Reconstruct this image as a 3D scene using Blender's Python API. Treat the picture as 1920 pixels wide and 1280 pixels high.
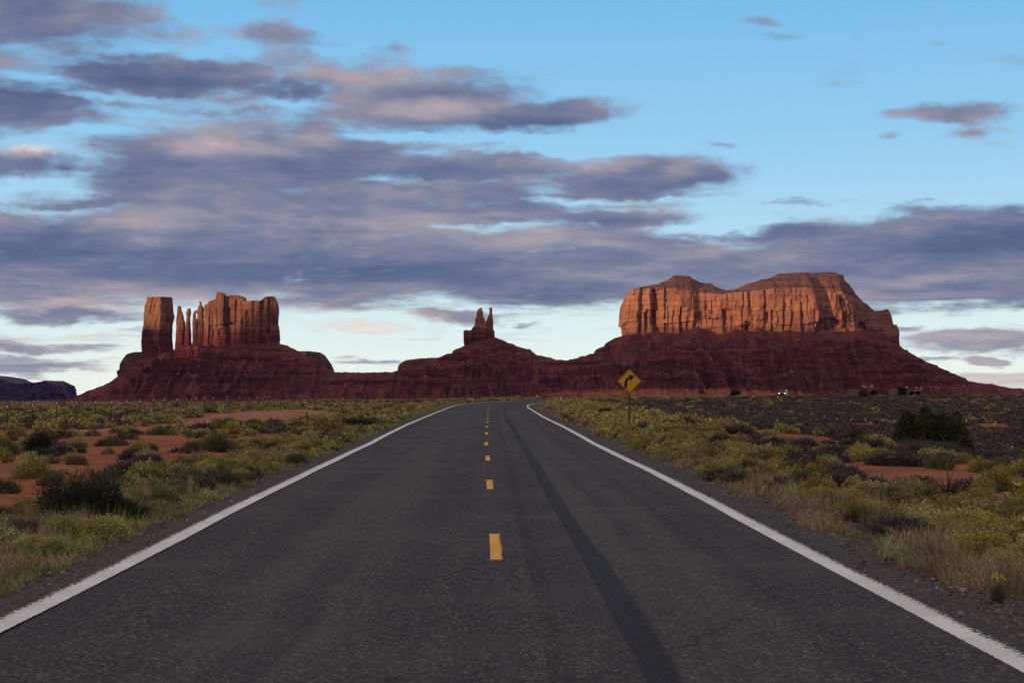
import bpy, bmesh, math, random
import numpy as np
from mathutils import Vector, Matrix

for o in list(bpy.data.objects):
    bpy.data.objects.remove(o)
scene = bpy.context.scene
COL = scene.collection
R = math.radians
random.seed(7)
RNG = np.random.default_rng(11)

# ------------------------------------------------------------------ camera
FPX, HOR, CX, CAMZ = 3000.0, 738.0, 960.0, 1.7     # photo focal length (px of 1920), horizon row, centre column, eye height
cam = bpy.data.cameras.new("camera")
cam.sensor_width = 36.0
cam.lens = 36.0 * FPX / 1920.0
cam.clip_start, cam.clip_end = 0.1, 60000.0
cam_ob = bpy.data.objects.new("camera", cam)
COL.objects.link(cam_ob)
cam_ob.location = (0, 0, CAMZ)
cam_ob.rotation_euler = (R(90) + math.atan((HOR - 640.0) / FPX), 0, 0)
scene.camera = cam_ob

# ------------------------------------------------------------------ light
SUN_EL, SUN_AZ = R(4.0), R(49.0)                    # low sun, behind the camera and to its left
S2 = (-math.sin(SUN_AZ), -math.cos(SUN_AZ))         # horizontal direction towards the sun
sun = bpy.data.lights.new("sun", 'SUN')
sun.energy = 4.6
sun.angle = R(0.5)
sun.color = (1.0, 0.65, 0.42)
sun_ob = bpy.data.objects.new("sun", sun)
COL.objects.link(sun_ob)
tosun = Vector((S2[0] * math.cos(SUN_EL), S2[1] * math.cos(SUN_EL), math.sin(SUN_EL)))
sun_ob.rotation_euler = (-tosun).to_track_quat('-Z', 'Y').to_euler()
sun_ob.location = tosun * 100 + Vector((0, 0, 60))

scene.view_settings.view_transform = 'Standard'
scene.view_settings.look = 'None'
scene.view_settings.gamma = 1.0
scene.view_settings.exposure = 0.0
scene.view_settings.use_curve_mapping = False
try:
    scene.cycles.max_bounces = 4
    scene.cycles.diffuse_bounces = 2
    scene.cycles.glossy_bounces = 2
    scene.cycles.transparent_max_bounces = 12
    scene.cycles.use_denoising = True
except Exception:
    pass


def lin(r, g, b):
    f = lambda c: ((c / 255.0 + 0.055) / 1.055) ** 2.4 if c > 10 else c / 255.0 / 12.92
    return (f(r), f(g), f(b), 1.0)


class NT:
    """small helper that writes shader nodes"""
    def __init__(s, tree):
        s.t = tree
        s.n = tree.nodes
        s.l = tree.links

    def set(s, sock, v):
        if isinstance(v, bpy.types.NodeSocket):
            s.l.new(v, sock)
        elif v is not None:
            try:
                sock.default_value = v
            except Exception:
                if isinstance(v, (tuple, list)):
                    sock.default_value = tuple(v)[:len(sock.default_value)]
                else:
                    sock.default_value = (v,) * len(sock.default_value)

    def math(s, op, a, b=None, c=None, clamp=False):
        nd = s.n.new('ShaderNodeMath')
        nd.operation = op
        nd.use_clamp = clamp
        for i, v in enumerate((a, b, c)):
            if v is not None:
                s.set(nd.inputs[i], v)
        return nd.outputs[0]

    def vmath(s, op, a, b=None, out=0):
        nd = s.n.new('ShaderNodeVectorMath')
        nd.operation = op
        s.set(nd.inputs[0], a)
        if b is not None:
            s.set(nd.inputs[1], b)
        return nd.outputs['Value'] if out == 'v' else nd.outputs[0]

    def mrange(s, v, a, b, c=0.0, d=1.0, smooth=True, clamp=True):
        nd = s.n.new('ShaderNodeMapRange')
        nd.interpolation_type = 'SMOOTHSTEP' if smooth else 'LINEAR'
        nd.clamp = clamp
        for i, x in enumerate((v, a, b, c, d)):
            s.set(nd.inputs[i], x)
        return nd.outputs[0]

    def mix(s, f, a, b, mode='MIX'):
        nd = s.n.new('ShaderNodeMix')
        nd.data_type = 'RGBA'
        nd.blend_type = mode
        nd.clamp_factor = True
        s.set(nd.inputs[0], f)
        s.set(nd.inputs[6], a)
        s.set(nd.inputs[7], b)
        return nd.outputs[2]

    def noise(s, vec, scale=1.0, detail=4.0, rough=0.55, out='Fac', dist=0.0):
        nd = s.n.new('ShaderNodeTexNoise')
        s.set(nd.inputs['Vector'], vec)
        s.set(nd.inputs['Scale'], scale)
        s.set(nd.inputs['Detail'], detail)
        s.set(nd.inputs['Roughness'], rough)
        s.set(nd.inputs['Distortion'], dist)
        return nd.outputs[out]

    def voronoi(s, vec, scale=1.0, feature='F1', out='Distance'):
        nd = s.n.new('ShaderNodeTexVoronoi')
        nd.feature = feature
        s.set(nd.inputs['Vector'], vec)
        s.set(nd.inputs['Scale'], scale)
        return nd.outputs[out]

    def ramp(s, f, stops):
        nd = s.n.new('ShaderNodeValToRGB')
        e = nd.color_ramp.elements
        while len(e) < len(stops):
            e.new(0.5)
        for i, (p, c) in enumerate(stops):
            e[i].position = p
            e[i].color = c if len(c) == 4 else (*c, 1.0)
        s.set(nd.inputs[0], f)
        return nd.outputs[0]

    def comb(s, x, y, z=0.0):
        nd = s.n.new('ShaderNodeCombineXYZ')
        for i, v in enumerate((x, y, z)):
            s.set(nd.inputs[i], v)
        return nd.outputs[0]

    def sep(s, v):
        nd = s.n.new('ShaderNodeSeparateXYZ')
        s.set(nd.inputs[0], v)
        return nd.outputs

    def pos(s):
        return s.n.new('ShaderNodeNewGeometry').outputs['Position']

    def island(s):
        return s.n.new('ShaderNodeNewGeometry').outputs['Random Per Island']

    def attr(s, name, out='Fac'):
        nd = s.n.new('ShaderNodeAttribute')
        nd.attribute_name = name
        return nd.outputs[out]

    def uv(s):
        return s.n.new('ShaderNodeUVMap').outputs[0]

    def bump(s, h, strength=0.5, dist=0.1, normal=None):
        nd = s.n.new('ShaderNodeBump')
        s.set(nd.inputs['Strength'], strength)
        s.set(nd.inputs['Distance'], dist)
        s.set(nd.inputs['Height'], h)
        if normal is not None:
            s.set(nd.inputs['Normal'], normal)
        return nd.outputs[0]


# ------------------------------------------------------------------ world: clear sky gradient over Nishita, with procedural clouds
def build_world():
    w = bpy.data.worlds.new("World")
    scene.world = w
    w.use_nodes = True
    n = NT(w.node_tree)
    n.n.clear()
    out = n.n.new('ShaderNodeOutputWorld')
    bg = n.n.new('ShaderNodeBackground')
    bg.inputs['Strength'].default_value = 0.1
    n.l.new(bg.outputs[0], out.inputs[0])
    sky = n.n.new('ShaderNodeTexSky')
    sky.sky_type = 'NISHITA'
    sky.sun_disc = False
    sky.sun_elevation = SUN_EL
    sky.sun_rotation = math.atan2(S2[0], S2[1])
    sky.altitude = 1600
    d = n.n.new('ShaderNodeTexCoord').outputs['Generated']
    x, y, z = n.sep(d)
    az = n.math('ARCTAN2', x, y)
    hyp = n.math('SQRT', n.math('ADD', n.math('MULTIPLY', x, x), n.math('MULTIPLY', y, y)))
    tan = n.math('DIVIDE', z, n.math('MAXIMUM', hyp, 0.02))
    V = n.math('MULTIPLY', tan, 3000.0)             # height over the horizon
    U = n.math('MULTIPLY', az, 3000.0)
    Vc = n.math('MAXIMUM', V, 0.0)
    W = n.math('MULTIPLY', n.math('LOGARITHM', n.math('ADD', n.math('DIVIDE', Vc, 260.0), 1.0), 2.718282), 420.0)
    # clear sky
    grad = n.ramp(n.math('DIVIDE', Vc, 3000.0), [
        (0.0, lin(240, 246, 232)), (0.022, lin(232, 245, 239)), (0.05, lin(214, 239, 241)), (0.09, lin(180, 221, 241)),
        (0.16, lin(146, 203, 238)), (0.25, lin(118, 184, 230)), (0.6, lin(96, 160, 215)), (1.0, lin(90, 150, 205))])
    # warp
    nv = n.comb(n.math('MULTIPLY', U, 0.0045), n.math('MULTIPLY', W, 0.011), 3.7)
    wn = n.noise(nv, 1.0, 3.0, 0.55, 'Color')
    wx, wy, wz = n.sep(wn)
    Uw = n.math('ADD', U, n.math('MULTIPLY', n.math('SUBTRACT', wx, 0.5), 190.0))
    Vw = n.math('ADD', V, n.math('MULTIPLY', n.math('SUBTRACT', wy, 0.5), 62.0))
    nv2 = n.comb(n.math('MULTIPLY', U, 0.021), n.math('MULTIPLY', W, 0.05), 9.1)
    wn2 = n.noise(nv2, 1.0, 4.0, 0.6, 'Color')
    wx2, wy2, _ = n.sep(wn2)
    Uw = n.math('ADD', Uw, n.math('MULTIPLY', n.math('SUBTRACT', wx2, 0.5), 70.0))
    Vw = n.math('ADD', Vw, n.math('MULTIPLY', n.math('SUBTRACT', wy2, 0.5), 26.0))
    P = n.comb(Uw, Vw, 0.0)

    def ellipse(px, row, rx, ry, inner=0.45, outer=1.15, wgt=1.0):
        cu = math.atan((px - CX) / FPX) * 3000.0
        q = n.vmath('SUBTRACT', P, (cu, HOR - row, 0.0))
        q = n.vmath('MULTIPLY', q, (1.0 / rx, 1.0 / ry, 0.0))
        ln = n.vmath('LENGTH', q, out='v')
        return n.mrange(ln, outer * 1.18, inner * 0.3, 0.0, wgt * 1.08)

    def union(items):
        acc = None
        for it in items:
            e = ellipse(*it)
            acc = e if acc is None else n.math('MAXIMUM', acc, e)
        return acc

    cover = union([
        # px, row, rx, ry, inner, outer, weight
        (60, 500, 560, 105, .55, 1.15, 1.0), (520, 470, 560, 118, .55, 1.2, 1.0), (1000, 500, 520, 78, .5, 1.2, .95),
        (1020, 465, 460, 46, .4, 1.15, .85), (520, 300, 340, 75, .45, 1.15, .95), (820, 360, 330, 50, .4, 1.2, .9),
        (330, 372, 190, 40, .4, 1.2, .8), (1180, 332, 210, 44, .35, 1.15, .95), (1150, 408, 240, 24, .3, 1.15, .8),
        (760, 180, 270, 86, .45, 1.2, 1.0), (650, 150, 240, 66, .45, 1.2, .95), (1650, 500, 460, 92, .6, 1.2, 1.0), (450, 320, 360, 110, .5, 1.2, .85), (700, 400, 600, 90, .5, 1.2, .8), (1120, 360, 260, 50, .4, 1.2, .7), (660, 612, 210, 20, .2, 1.2, .62), (170, 632, 200, 18, .2, 1.2, .5), (120, 570, 200, 20, .3, 1.2, .7), (250, 540, 260, 40, .3, 1.2, .8), (1020, 215, 210, 44, .4, 1.15, 1.0), (330, 156, 290, 44, .7, 1.1, 1.1), (940, 318, 300, 44, .6, 1.2, .9), (1780, 545, 320, 46, .6, 1.2, .95), (420, 208, 420, 30, .3, 1.2, .62), (1420, 440, 260, 30, .4, 1.2, .8), (60, 235, 180, 34, .4, 1.2, .75),
        (540, 170, 100, 42, .6, 1.1, 1.05), (560, 130, 160, 46, .4, 1.2, .8), (60, 70, 270, 80, .4, 1.2, .80), (20, 215, 180, 56, .4, 1.2, .9), (200, 110, 240, 60, .3, 1.2, .6),
        (30, 325, 150, 30, .3, 1.2, .85), (120, 385, 160, 24, .3, 1.2, .8), (540, 78, 140, 28, .3, 1.2, .55), (720, 80, 40, 18, .2, 1.2, .5),
        (1800, 470, 330, 88, .5, 1.2, 1.0), (1450, 505, 420, 62, .5, 1.2, .95), (1080, 545, 420, 34, .4, 1.2, .85), (620, 345, 480, 120, .3, 1.2, .62), (1000, 380, 380, 80, .3, 1.2, .55), (520, 235, 420, 60, .3, 1.2, .5), (110, 130, 300, 150, .2, 1.2, .48), (1560, 442, 220, 40, .3, 1.2, .85), (1700, 550, 240, 44, .4, 1.2, .85),
        (1800, 230, 150, 24, .2, 1.2, .64), (1660, 268, 44, 15, .2, 1.2, .5), (1840, 262, 60, 15, .2, 1.2, .4), (1425, 44, 60, 15, .2, 1.2, .55),
        (1480, 73, 70, 13, .2, 1.2, .45), (1720, 4, 200, 15, .2, 1.2, .58), (1760, 104, 70, 11, .2, 1.2, .42),
        (1750, 384, 42, 9, .2, 1.2, .5), (1340, 268, 32, 9, .2, 1.2, .42), (1520, 378, 120, 8, .2, 1.2, .42),
        (130, 592, 230, 20, .3, 1.2, .8), (240, 615, 60, 9, .3, 1.2, .55), (70, 655, 190, 18, .4, 1.15, .8),
        (60, 688, 230, 24, .4, 1.15, .85), (50, 722, 130, 14, .3, 1.2, .55),
        (690, 684, 100, 13, .4, 1.15, .85), (860, 592, 130, 17, .3, 1.15, .78), (990, 600, 50, 8, .3, 1.2, .5), (650, 662, 30, 5, .3, 1.2, .45),
        (1860, 640, 190, 32, .4, 1.15, .95), (1720, 615, 80, 14, .3, 1.15, .7), (1855, 682, 44, 15, .4, 1.15, .9),
        (1765, 678, 50, 9, .3, 1.15, .7), (1900, 716, 150, 22, .5, 1.15, 1.0),
    ])
    # scattered cloud elsewhere over the dome
    off = n.mrange(n.math('ABSOLUTE', U), 1050.0, 1500.0)
    high = n.mrange(V, 760.0, 1150.0)
    gen = n.math('MULTIPLY', n.math('MAXIMUM', off, high), n.mrange(n.noise(nv, 0.55, 3.0, .5), 0.30, 0.52, 0.42, 1.0))
    cover = n.math('MAXIMUM', cover, gen)

    def fbm(du, dv):
        a = n.comb(n.math('MULTIPLY', n.math('ADD', U, du), 0.0056), n.math('MULTIPLY', n.math('ADD', W, dv), 0.026), 1.3)
        return n.noise(a, 1.0, 9.0, 0.60, 'Fac', 0.35)
    band = n.noise(n.comb(n.math('MULTIPLY', U, 0.0016), n.math('MULTIPLY', W, 0.035), 7.7), 1.0, 4.0, 0.55, 'Fac', 0.3)
    f0 = fbm(0.0, 0.0)
    f1 = fbm(26.0, -13.0)
    dens = n.math('ADD', n.math('MULTIPLY', cover, 1.02), n.math('MULTIPLY', n.math('SUBTRACT', f0, 0.5), 1.9))
    dens = n.math('ADD', dens, n.math('MULTIPLY', n.math('SUBTRACT', band, 0.5), 1.35))
    veil = union([(560, 330, 620, 150, .3, 1.1, .30), (900, 500, 1100, 110, .3, 1.1, .22), (150, 150, 420, 170, .3, 1.1, .26), (1000, 350, 450, 90, .3, 1.1, .2), (90, 300, 330, 150, .2, 1.2, .42), (1650, 480, 420, 130, .3, 1.2, .3)])
    dens = n.math('ADD', dens, n.math('MULTIPLY', veil, 0.75))
    gaps = union([(80, 305, 150, 36, .0, 1.2, .6), (60, 345, 140, 24, .0, 1.2, .5), (790, 344, 150, 10, .0, 1.3, .75), (900, 427, 130, 9, .0, 1.3, .7), (860, 262, 300, 11, .1, 1.1, .95), (480, 205, 260, 10, .0, 1.1, .45),
                  (1080, 280, 200, 12, .1, 1.1, .9), (1150, 378, 170, 9, .1, 1.1, .85), (1310, 430, 130, 12, .1, 1.1, .8), (60, 378, 120, 12, .0, 1.2, .4), (200, 200, 140, 8, .0, 1.1, .5), (300, 104, 180, 12, .1, 1.1, .6),
                  (560, 268, 120, 9, .1, 1.1, .5), (430, 40, 140, 20, .0, 1.2, .5)])
    dens = n.math('SUBTRACT', dens, n.math('MULTIPLY', gaps, 0.55))
    alpha = n.mrange(dens, 0.20, 0.92)
    thick = n.mrange(dens, 0.45, 1.25)
    relief = n.math('MULTIPLY', n.math('SUBTRACT', f0, f1), 1.0)
    light = union([(690, 140, 200, 46, .1, 1.15, 1.0), (810, 200, 120, 34, .1, 1.15, .9), (380, 268, 120, 34, .1, 1.15, .85), (560, 268, 90, 26, .1, 1.15, .5),
                   (700, 430, 420, 40, .1, 1.15, .55), (1000, 452, 260, 28, .1, 1.15, .5), (250, 560, 300, 26, .1, 1.15, .45),
                   (250, 420, 180, 30, .1, 1.15, .45), (380, 345, 120, 24, .1, 1.15, .4),
                   (1840, 630, 160, 26, .1, 1.15, .7), (1855, 682, 50, 18, .1, 1.15, .8), (1900, 716, 170, 26, .3, 1.2, 1.9),
                   (150, 690, 130, 26, .1, 1.15, .6), (40, 300, 90, 20, .1, 1.15, 1.6), (660, 612, 230, 30, .3, 1.2, 2.4), (140, 575, 170, 14, .1, 1.2, 1.0), (620, 160, 150, 50, .1, 1.15, .5), (330, 236, 120, 22, .1, 1.15, .6), (1150, 308, 130, 16, .1, 1.15, .5), (1500, 470, 260, 22, .1, 1.15, .4), (700, 372, 260, 20, .1, 1.15, .4), (1230, 395, 160, 12, .1, 1.15, .4), (1080, 525, 200, 16, .1, 1.15, .4), (1780, 530, 160, 12, .1, 1.15, .5), (150, 725, 70, 20, .1, 1.15, 2.0), (170, 632, 200, 20, .2, 1.15, 1.6), (860, 588, 110, 14, .1, 1.15, .5),
                   (1560, 560, 120, 18, .1, 1.15, .5), (1700, 428, 170, 24, .1, 1.15, .35)])
    dark = union([(270, 150, 190, 40, .3, 1.1, .7), (540, 172, 80, 34, .4, 1.1, .9), (960, 232, 240, 34, .1, 1.15, .85), (120, 470, 260, 44, .1, 1.15, .7),
                  (620, 515, 420, 34, .1, 1.15, .75), (640, 315, 260, 30, .1, 1.15, .6), (1260, 345, 130, 26, .1, 1.15, .8),
                  (1760, 470, 240, 34, .1, 1.15, .7), (1560, 440, 160, 22, .1, 1.15, .6), (60, 50, 140, 60, .1, 1.15, .4),
                  (40, 190, 120, 40, .1, 1.15, .5), (100, 690, 110, 16, .1, 1.15, .6), (690, 690, 90, 14, .1, 1.15, .5), (1000, 545, 260, 22, .1, 1.15, .45)])
    tone = n.math('ADD', 0.47, n.math('MULTIPLY', relief, 0.95))
    tone = n.math('ADD', tone, n.math('MULTIPLY', light, 0.46))
    tone = n.math('SUBTRACT', tone, n.math('MULTIPLY', dark, 0.30))
    tone = n.math('ADD', tone, n.math('MULTIPLY', n.math('SUBTRACT', n.noise(nv, 1.0, 4.0, .5), 0.5), 0.45))
    tone = n.math('ADD', tone, n.math('MULTIPLY', n.math('SUBTRACT', band, 0.5), 0.95))
    tone = n.math('SUBTRACT', tone, n.math('MULTIPLY', thick, 0.10))
    # the higher cloud behind and overhead catches more of the low sun
    back = n.mrange(V, 1500.0, 4200.0)
    tone = n.math('ADD', tone, n.math('MULTIPLY', back, 0.75))
    cl = n.ramp(n.math('MULTIPLY', tone, 0.5), [
        (0.0, lin(80, 90, 122)), (0.12, lin(98, 106, 137)), (0.24, lin(124, 126, 147)), (0.36, lin(156, 149, 158)),
        (0.48, lin(180, 163, 166)), (0.66, lin(222, 208, 198)), (1.0, lin(250, 240, 226))])
    haze = n.mrange(V, 10.0, 190.0, 0.30, 0.0)
    cl = n.mix(haze, cl, lin(190, 190, 196))
    sc = n.n.new('ShaderNodeVectorMath')
    sc.operation = 'SCALE'
    n.set(sc.inputs[0], grad)
    sc.inputs['Scale'].default_value = 11.4
    skyc = n.mix(0.08, sc.outputs[0], sky.outputs[0])
    sc2 = n.n.new('ShaderNodeVectorMath')
    sc2.operation = 'SCALE'
    n.set(sc2.inputs[0], cl)
    n.set(sc2.inputs['Scale'], n.math('ADD', 10.9, n.math('MULTIPLY', back, 7.0)))
    fin = n.mix(n.math('MULTIPLY', alpha, 0.97), skyc, sc2.outputs[0])
    # the glow of the sunset around the sun, behind the camera
    cs = n.vmath('DOT_PRODUCT', d, (tosun.x, tosun.y, tosun.z), out='v')
    glow = n.mrange(cs, 0.50, 1.0)
    fin = n.mix(glow, fin, (6.5, 4.2, 3.0, 1))
    n.l.new(fin, bg.inputs['Color'])
    w.cycles.sampling_method = 'MANUAL'
    w.cycles.sample_map_resolution = 512


build_world()


# ------------------------------------------------------------------ numpy noise
_perm = np.random.default_rng(5).permutation(256)
_perm = np.concatenate([_perm, _perm, _perm])
_gr = np.random.default_rng(6).normal(size=(256, 3))
_gr /= np.linalg.norm(_gr, axis=1)[:, None]


def pnoise(x, y=0.0, z=0.0):
    x, y, z = np.broadcast_arrays(np.asarray(x, float), np.asarray(y, float), np.asarray(z, float))
    xi, yi, zi = np.floor(x).astype(int), np.floor(y).astype(int), np.floor(z).astype(int)
    xf, yf, zf = x - xi, y - yi, z - zi
    u, v, w = (t * t * t * (t * (t * 6 - 15) + 10) for t in (xf, yf, zf))
    xi, yi, zi = xi & 255, yi & 255, zi & 255

    def g(i, j, k):
        h = _perm[_perm[_perm[(xi + i) & 255] + ((yi + j) & 255)] + ((zi + k) & 255)]
        gg = _gr[h]
        return gg[..., 0] * (xf - i) + gg[..., 1] * (yf - j) + gg[..., 2] * (zf - k)
    l = lambda a, b, t: a + t * (b - a)
    return 1.5 * l(l(l(g(0, 0, 0), g(1, 0, 0), u), l(g(0, 1, 0), g(1, 1, 0), u), v),
                   l(l(g(0, 0, 1), g(1, 0, 1), u), l(g(0, 1, 1), g(1, 1, 1), u), v), w)


def fbm(x, y=0.0, z=0.0, o=4, gain=0.5):
    a, f, s = 1.0, 1.0, 0.0
    for i in range(o):
        s = s + a * pnoise(np.asarray(x) * f + 17.3 * i, np.asarray(y) * f + 9.1 * i, np.asarray(z) * f)
        a *= gain
        f *= 2.03
    return s


def ridged(x, y=0.0, z=0.0, o=3):
    a, f, s, t = 1.0, 1.0, 0.0, 0.0
    for i in range(o):
        s = s + a * (1 - np.abs(pnoise(np.asarray(x) * f + 31.7 * i, np.asarray(y) * f + 3.1 * i, np.asarray(z) * f)) * 1.6)
        t += a
        a *= 0.5
        f *= 2.1
    return s / t


def sstep(a, b, x):
    t = np.clip((np.asarray(x, float) - a) / (b - a), 0, 1)
    return t * t * (3 - 2 * t)


# ------------------------------------------------------------------ mesh helpers
def mesh_np(name, verts, faces, mats, mat_idx=None, smooth=False, uv=None, attrs=None):
    """verts (n,3); faces (m,k) of one size k"""
    verts = np.ascontiguousarray(verts, np.float32)
    faces = np.ascontiguousarray(faces, np.int32)
    k = faces.shape[1]
    me = bpy.data.meshes.new(name)
    me.vertices.add(len(verts))
    me.vertices.foreach_set('co', verts.ravel())
    me.loops.add(faces.size)
    me.loops.foreach_set('vertex_index', faces.ravel())
    me.polygons.add(len(faces))
    me.polygons.foreach_set('loop_start', np.arange(0, faces.size, k, dtype=np.int32))
    for m in (mats if isinstance(mats, (list, tuple)) else [mats]):
        me.materials.append(m)
    if mat_idx is not None:
        me.polygons.foreach_set('material_index', np.ascontiguousarray(mat_idx, np.int32))
    me.polygons.foreach_set('use_smooth', np.full(len(faces), bool(smooth)))
    if uv is not None:
        l = me.uv_layers.new(name='UVMap')
        l.data.foreach_set('uv', np.ascontiguousarray(uv[faces.ravel()], np.float32).ravel())
    for an, av in (attrs or {}).items():
        a = me.attributes.new(an, 'FLOAT', 'POINT')
        a.data.foreach_set('value', np.ascontiguousarray(av, np.float32))
    me.update(calc_edges=True)
    return me


def link(name, me, parent=None, loc=(0, 0, 0), **props):
    o = bpy.data.objects.new(name, me)
    COL.objects.link(o)
    o.location = loc
    if parent is not None:
        o.parent = parent
    for k, v in props.items():
        o[k] = v
    return o


def thing(name, label, cat, loc=(0, 0, 0), group=None, me=None, rotz=0.0):
    o = link(name, me, None, loc)
    o.rotation_euler = (0, 0, rotz)
    o['label'] = label
    o['category'] = cat
    if group:
        o['group'] = group
    return o


def structure(name, me, **p):
    return link(name, me, None, (0, 0, 0), kind='structure', **p)


def grid_faces(nr, nc, wrap=False):
    """rows x cols vertex grid -> quads"""
    i = np.arange(nr - 1)[:, None]
    j = np.arange(nc if wrap else nc - 1)[None, :]
    jn = (j + 1) % nc
    a = i * nc + j
    b = i * nc + jn
    c = (i + 1) * nc + jn
    d = (i + 1) * nc + j
    return np.stack(np.broadcast_arrays(a, b, c, d), -1).reshape(-1, 4)


class BM:
    """collects simple solids into one mesh"""
    def __init__(s):
        s.bm = bmesh.new()

    def box(s, c, size, rot=None, mi=0, bevel=0.0, taper=None):
        m = Matrix.Translation(c)
        if rot is not None:
            m = m @ rot
        r = bmesh.ops.create_cube(s.bm, size=1.0)
        for v in r['verts']:
            if taper and v.co.z > 0:
                v.co.x *= taper[0]
                v.co.y *= taper[1]
            v.co = m @ Vector((v.co.x * size[0], v.co.y * size[1], v.co.z * size[2]))
        fs = {f for v in r['verts'] for f in v.link_faces}
        for f in fs:
            f.material_index = mi
        if bevel:
            es = list({e for f in fs for e in f.edges})
            bmesh.ops.bevel(s.bm, geom=es, offset=bevel, segments=2, affect='EDGES')
        return s

    def tube(s, pts, r, n=8, mi=0, cap=True):
        pts = [Vector(p) for p in pts]
        rs = r if isinstance(r, (list, tuple)) else [r] * len(pts)
        rings = []
        for i, p in enumerate(pts):
            t = (pts[min(i + 1, len(pts) - 1)] - pts[max(i - 1, 0)]).normalized()
            a = t.cross(Vector((0, 0, 1)))
            if a.length < 1e-3:
                a = t.cross(Vector((0, 1, 0)))
            a.normalize()
            b = t.cross(a)
            rings.append([s.bm.verts.new(p + (a * math.cos(2 * math.pi * k / n) + b * math.sin(2 * math.pi * k / n)) * rs[i]) for k in range(n)])
        for i in range(len(rings) - 1):
            for k in range(n):
                f = s.bm.faces.new((rings[i][k], rings[i][(k + 1) % n], rings[i + 1][(k + 1) % n], rings[i + 1][k]))
                f.material_index = mi
        if cap:
            for rg in (rings[0], rings[-1]):
                f = s.bm.faces.new(rg)
                f.material_index = mi
        return s

    def prism(s, poly, y0, y1, mi=0):
        """polygon in x,z extruded along y"""
        a = [s.bm.verts.new((p[0], y0, p[1])) for p in poly]
        b = [s.bm.verts.new((p[0], y1, p[1])) for p in poly]
        fs = [s.bm.faces.new(a), s.bm.faces.new(b[::-1])]
        for i in range(len(poly)):
            j = (i + 1) % len(poly)
            fs.append(s.bm.faces.new((a[i], b[i], b[j], a[j])))
        for f in fs:
            f.material_index = mi
        return s

    def done(s, name, mats, smooth=False):
        bmesh.ops.recalc_face_normals(s.bm, faces=s.bm.faces)
        me = bpy.data.meshes.new(name)
        s.bm.to_mesh(me)
        s.bm.free()
        for m in (mats if isinstance(mats, (list, tuple)) else [mats]):
            me.materials.append(m)
        for p in me.polygons:
            p.use_smooth = smooth
        return me


# ------------------------------------------------------------------ materials
MATS = {}


def mat(name, build):
    if name in MATS:
        return MATS[name]
    m = bpy.data.materials.new(name)
    m.use_nodes = True
    n = NT(m.node_tree)
    n.n.clear()
    out = n.n.new('ShaderNodeOutputMaterial')
    p = n.n.new('ShaderNodeBsdfPrincipled')
    p.inputs['Roughness'].default_value = 0.85
    p.inputs['Specular IOR Level'].default_value = 0.25
    n.l.new(p.outputs[0], out.inputs[0])
    build(n, p, out)
    MATS[name] = m
    return m


def plain(name, col, rough=0.6, metal=0.0, emit=None, es=1.0, var=0.12, scale=14.0):
    def b(n, p, out):
        c = n.mix(n.noise(n.pos(), scale, 3.0), (*[v * (1 - var) for v in col], 1), (*[min(1, v * (1 + var)) for v in col], 1))
        n.set(p.inputs['Base Color'], c)
        p.inputs['Roughness'].default_value = rough
        p.inputs['Metallic'].default_value = metal
        if emit:
            p.inputs['Emission Color'].default_value = (*emit, 1)
            p.inputs['Emission Strength'].default_value = es
    return mat(name, b)


def m_cliff(name, zsplit, warm=1.0, dim=1.0):
    def b(n, p, out):
        pos = n.pos()
        x, y, z = n.sep(pos)
        strata = n.noise(n.vmath('MULTIPLY', pos, (0.004, 0.004, 0.22)), 1.0, 5.0, .65)
        blotch = n.noise(pos, 0.018, 5.0, .6)
        streak = n.noise(n.vmath('MULTIPLY', pos, (0.16, 0.16, 0.009)), 1.0, 5.0, .6)
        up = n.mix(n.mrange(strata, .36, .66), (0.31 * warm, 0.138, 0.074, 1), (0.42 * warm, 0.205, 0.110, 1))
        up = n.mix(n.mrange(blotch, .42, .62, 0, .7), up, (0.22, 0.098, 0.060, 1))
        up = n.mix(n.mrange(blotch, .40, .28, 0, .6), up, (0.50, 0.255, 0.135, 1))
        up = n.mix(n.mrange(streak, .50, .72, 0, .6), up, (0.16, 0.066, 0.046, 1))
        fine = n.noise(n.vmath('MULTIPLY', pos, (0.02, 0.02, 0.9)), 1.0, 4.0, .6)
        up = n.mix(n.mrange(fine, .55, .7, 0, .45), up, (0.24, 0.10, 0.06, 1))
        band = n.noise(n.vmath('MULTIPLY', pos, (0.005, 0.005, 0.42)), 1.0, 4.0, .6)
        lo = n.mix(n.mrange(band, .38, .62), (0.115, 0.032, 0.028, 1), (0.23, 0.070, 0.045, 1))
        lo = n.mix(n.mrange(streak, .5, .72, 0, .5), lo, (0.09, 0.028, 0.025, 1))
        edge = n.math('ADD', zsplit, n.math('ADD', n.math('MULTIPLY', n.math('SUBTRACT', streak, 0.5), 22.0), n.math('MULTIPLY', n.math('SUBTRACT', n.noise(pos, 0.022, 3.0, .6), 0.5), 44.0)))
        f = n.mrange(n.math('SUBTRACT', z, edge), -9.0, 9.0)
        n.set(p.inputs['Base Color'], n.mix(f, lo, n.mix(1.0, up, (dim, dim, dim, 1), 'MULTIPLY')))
        p.inputs['Roughness'].default_value = 0.95
        p.inputs['Specular IOR Level'].default_value = 0.1
        h = n.math('ADD', n.math('MULTIPLY', n.noise(n.vmath('MULTIPLY', pos, (0.12, 0.12, 0.07)), 1.0, 7.0, .68), 3.4),
                   n.math('MULTIPLY', n.noise(n.vmath('MULTIPLY', pos, (0.03, 0.03, 0.5)), 1.0, 4.0, .6), 1.1))
        n.set(p.inputs['Normal'], n.bump(h, 0.9, 1.6))
    return mat(name, b)


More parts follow.
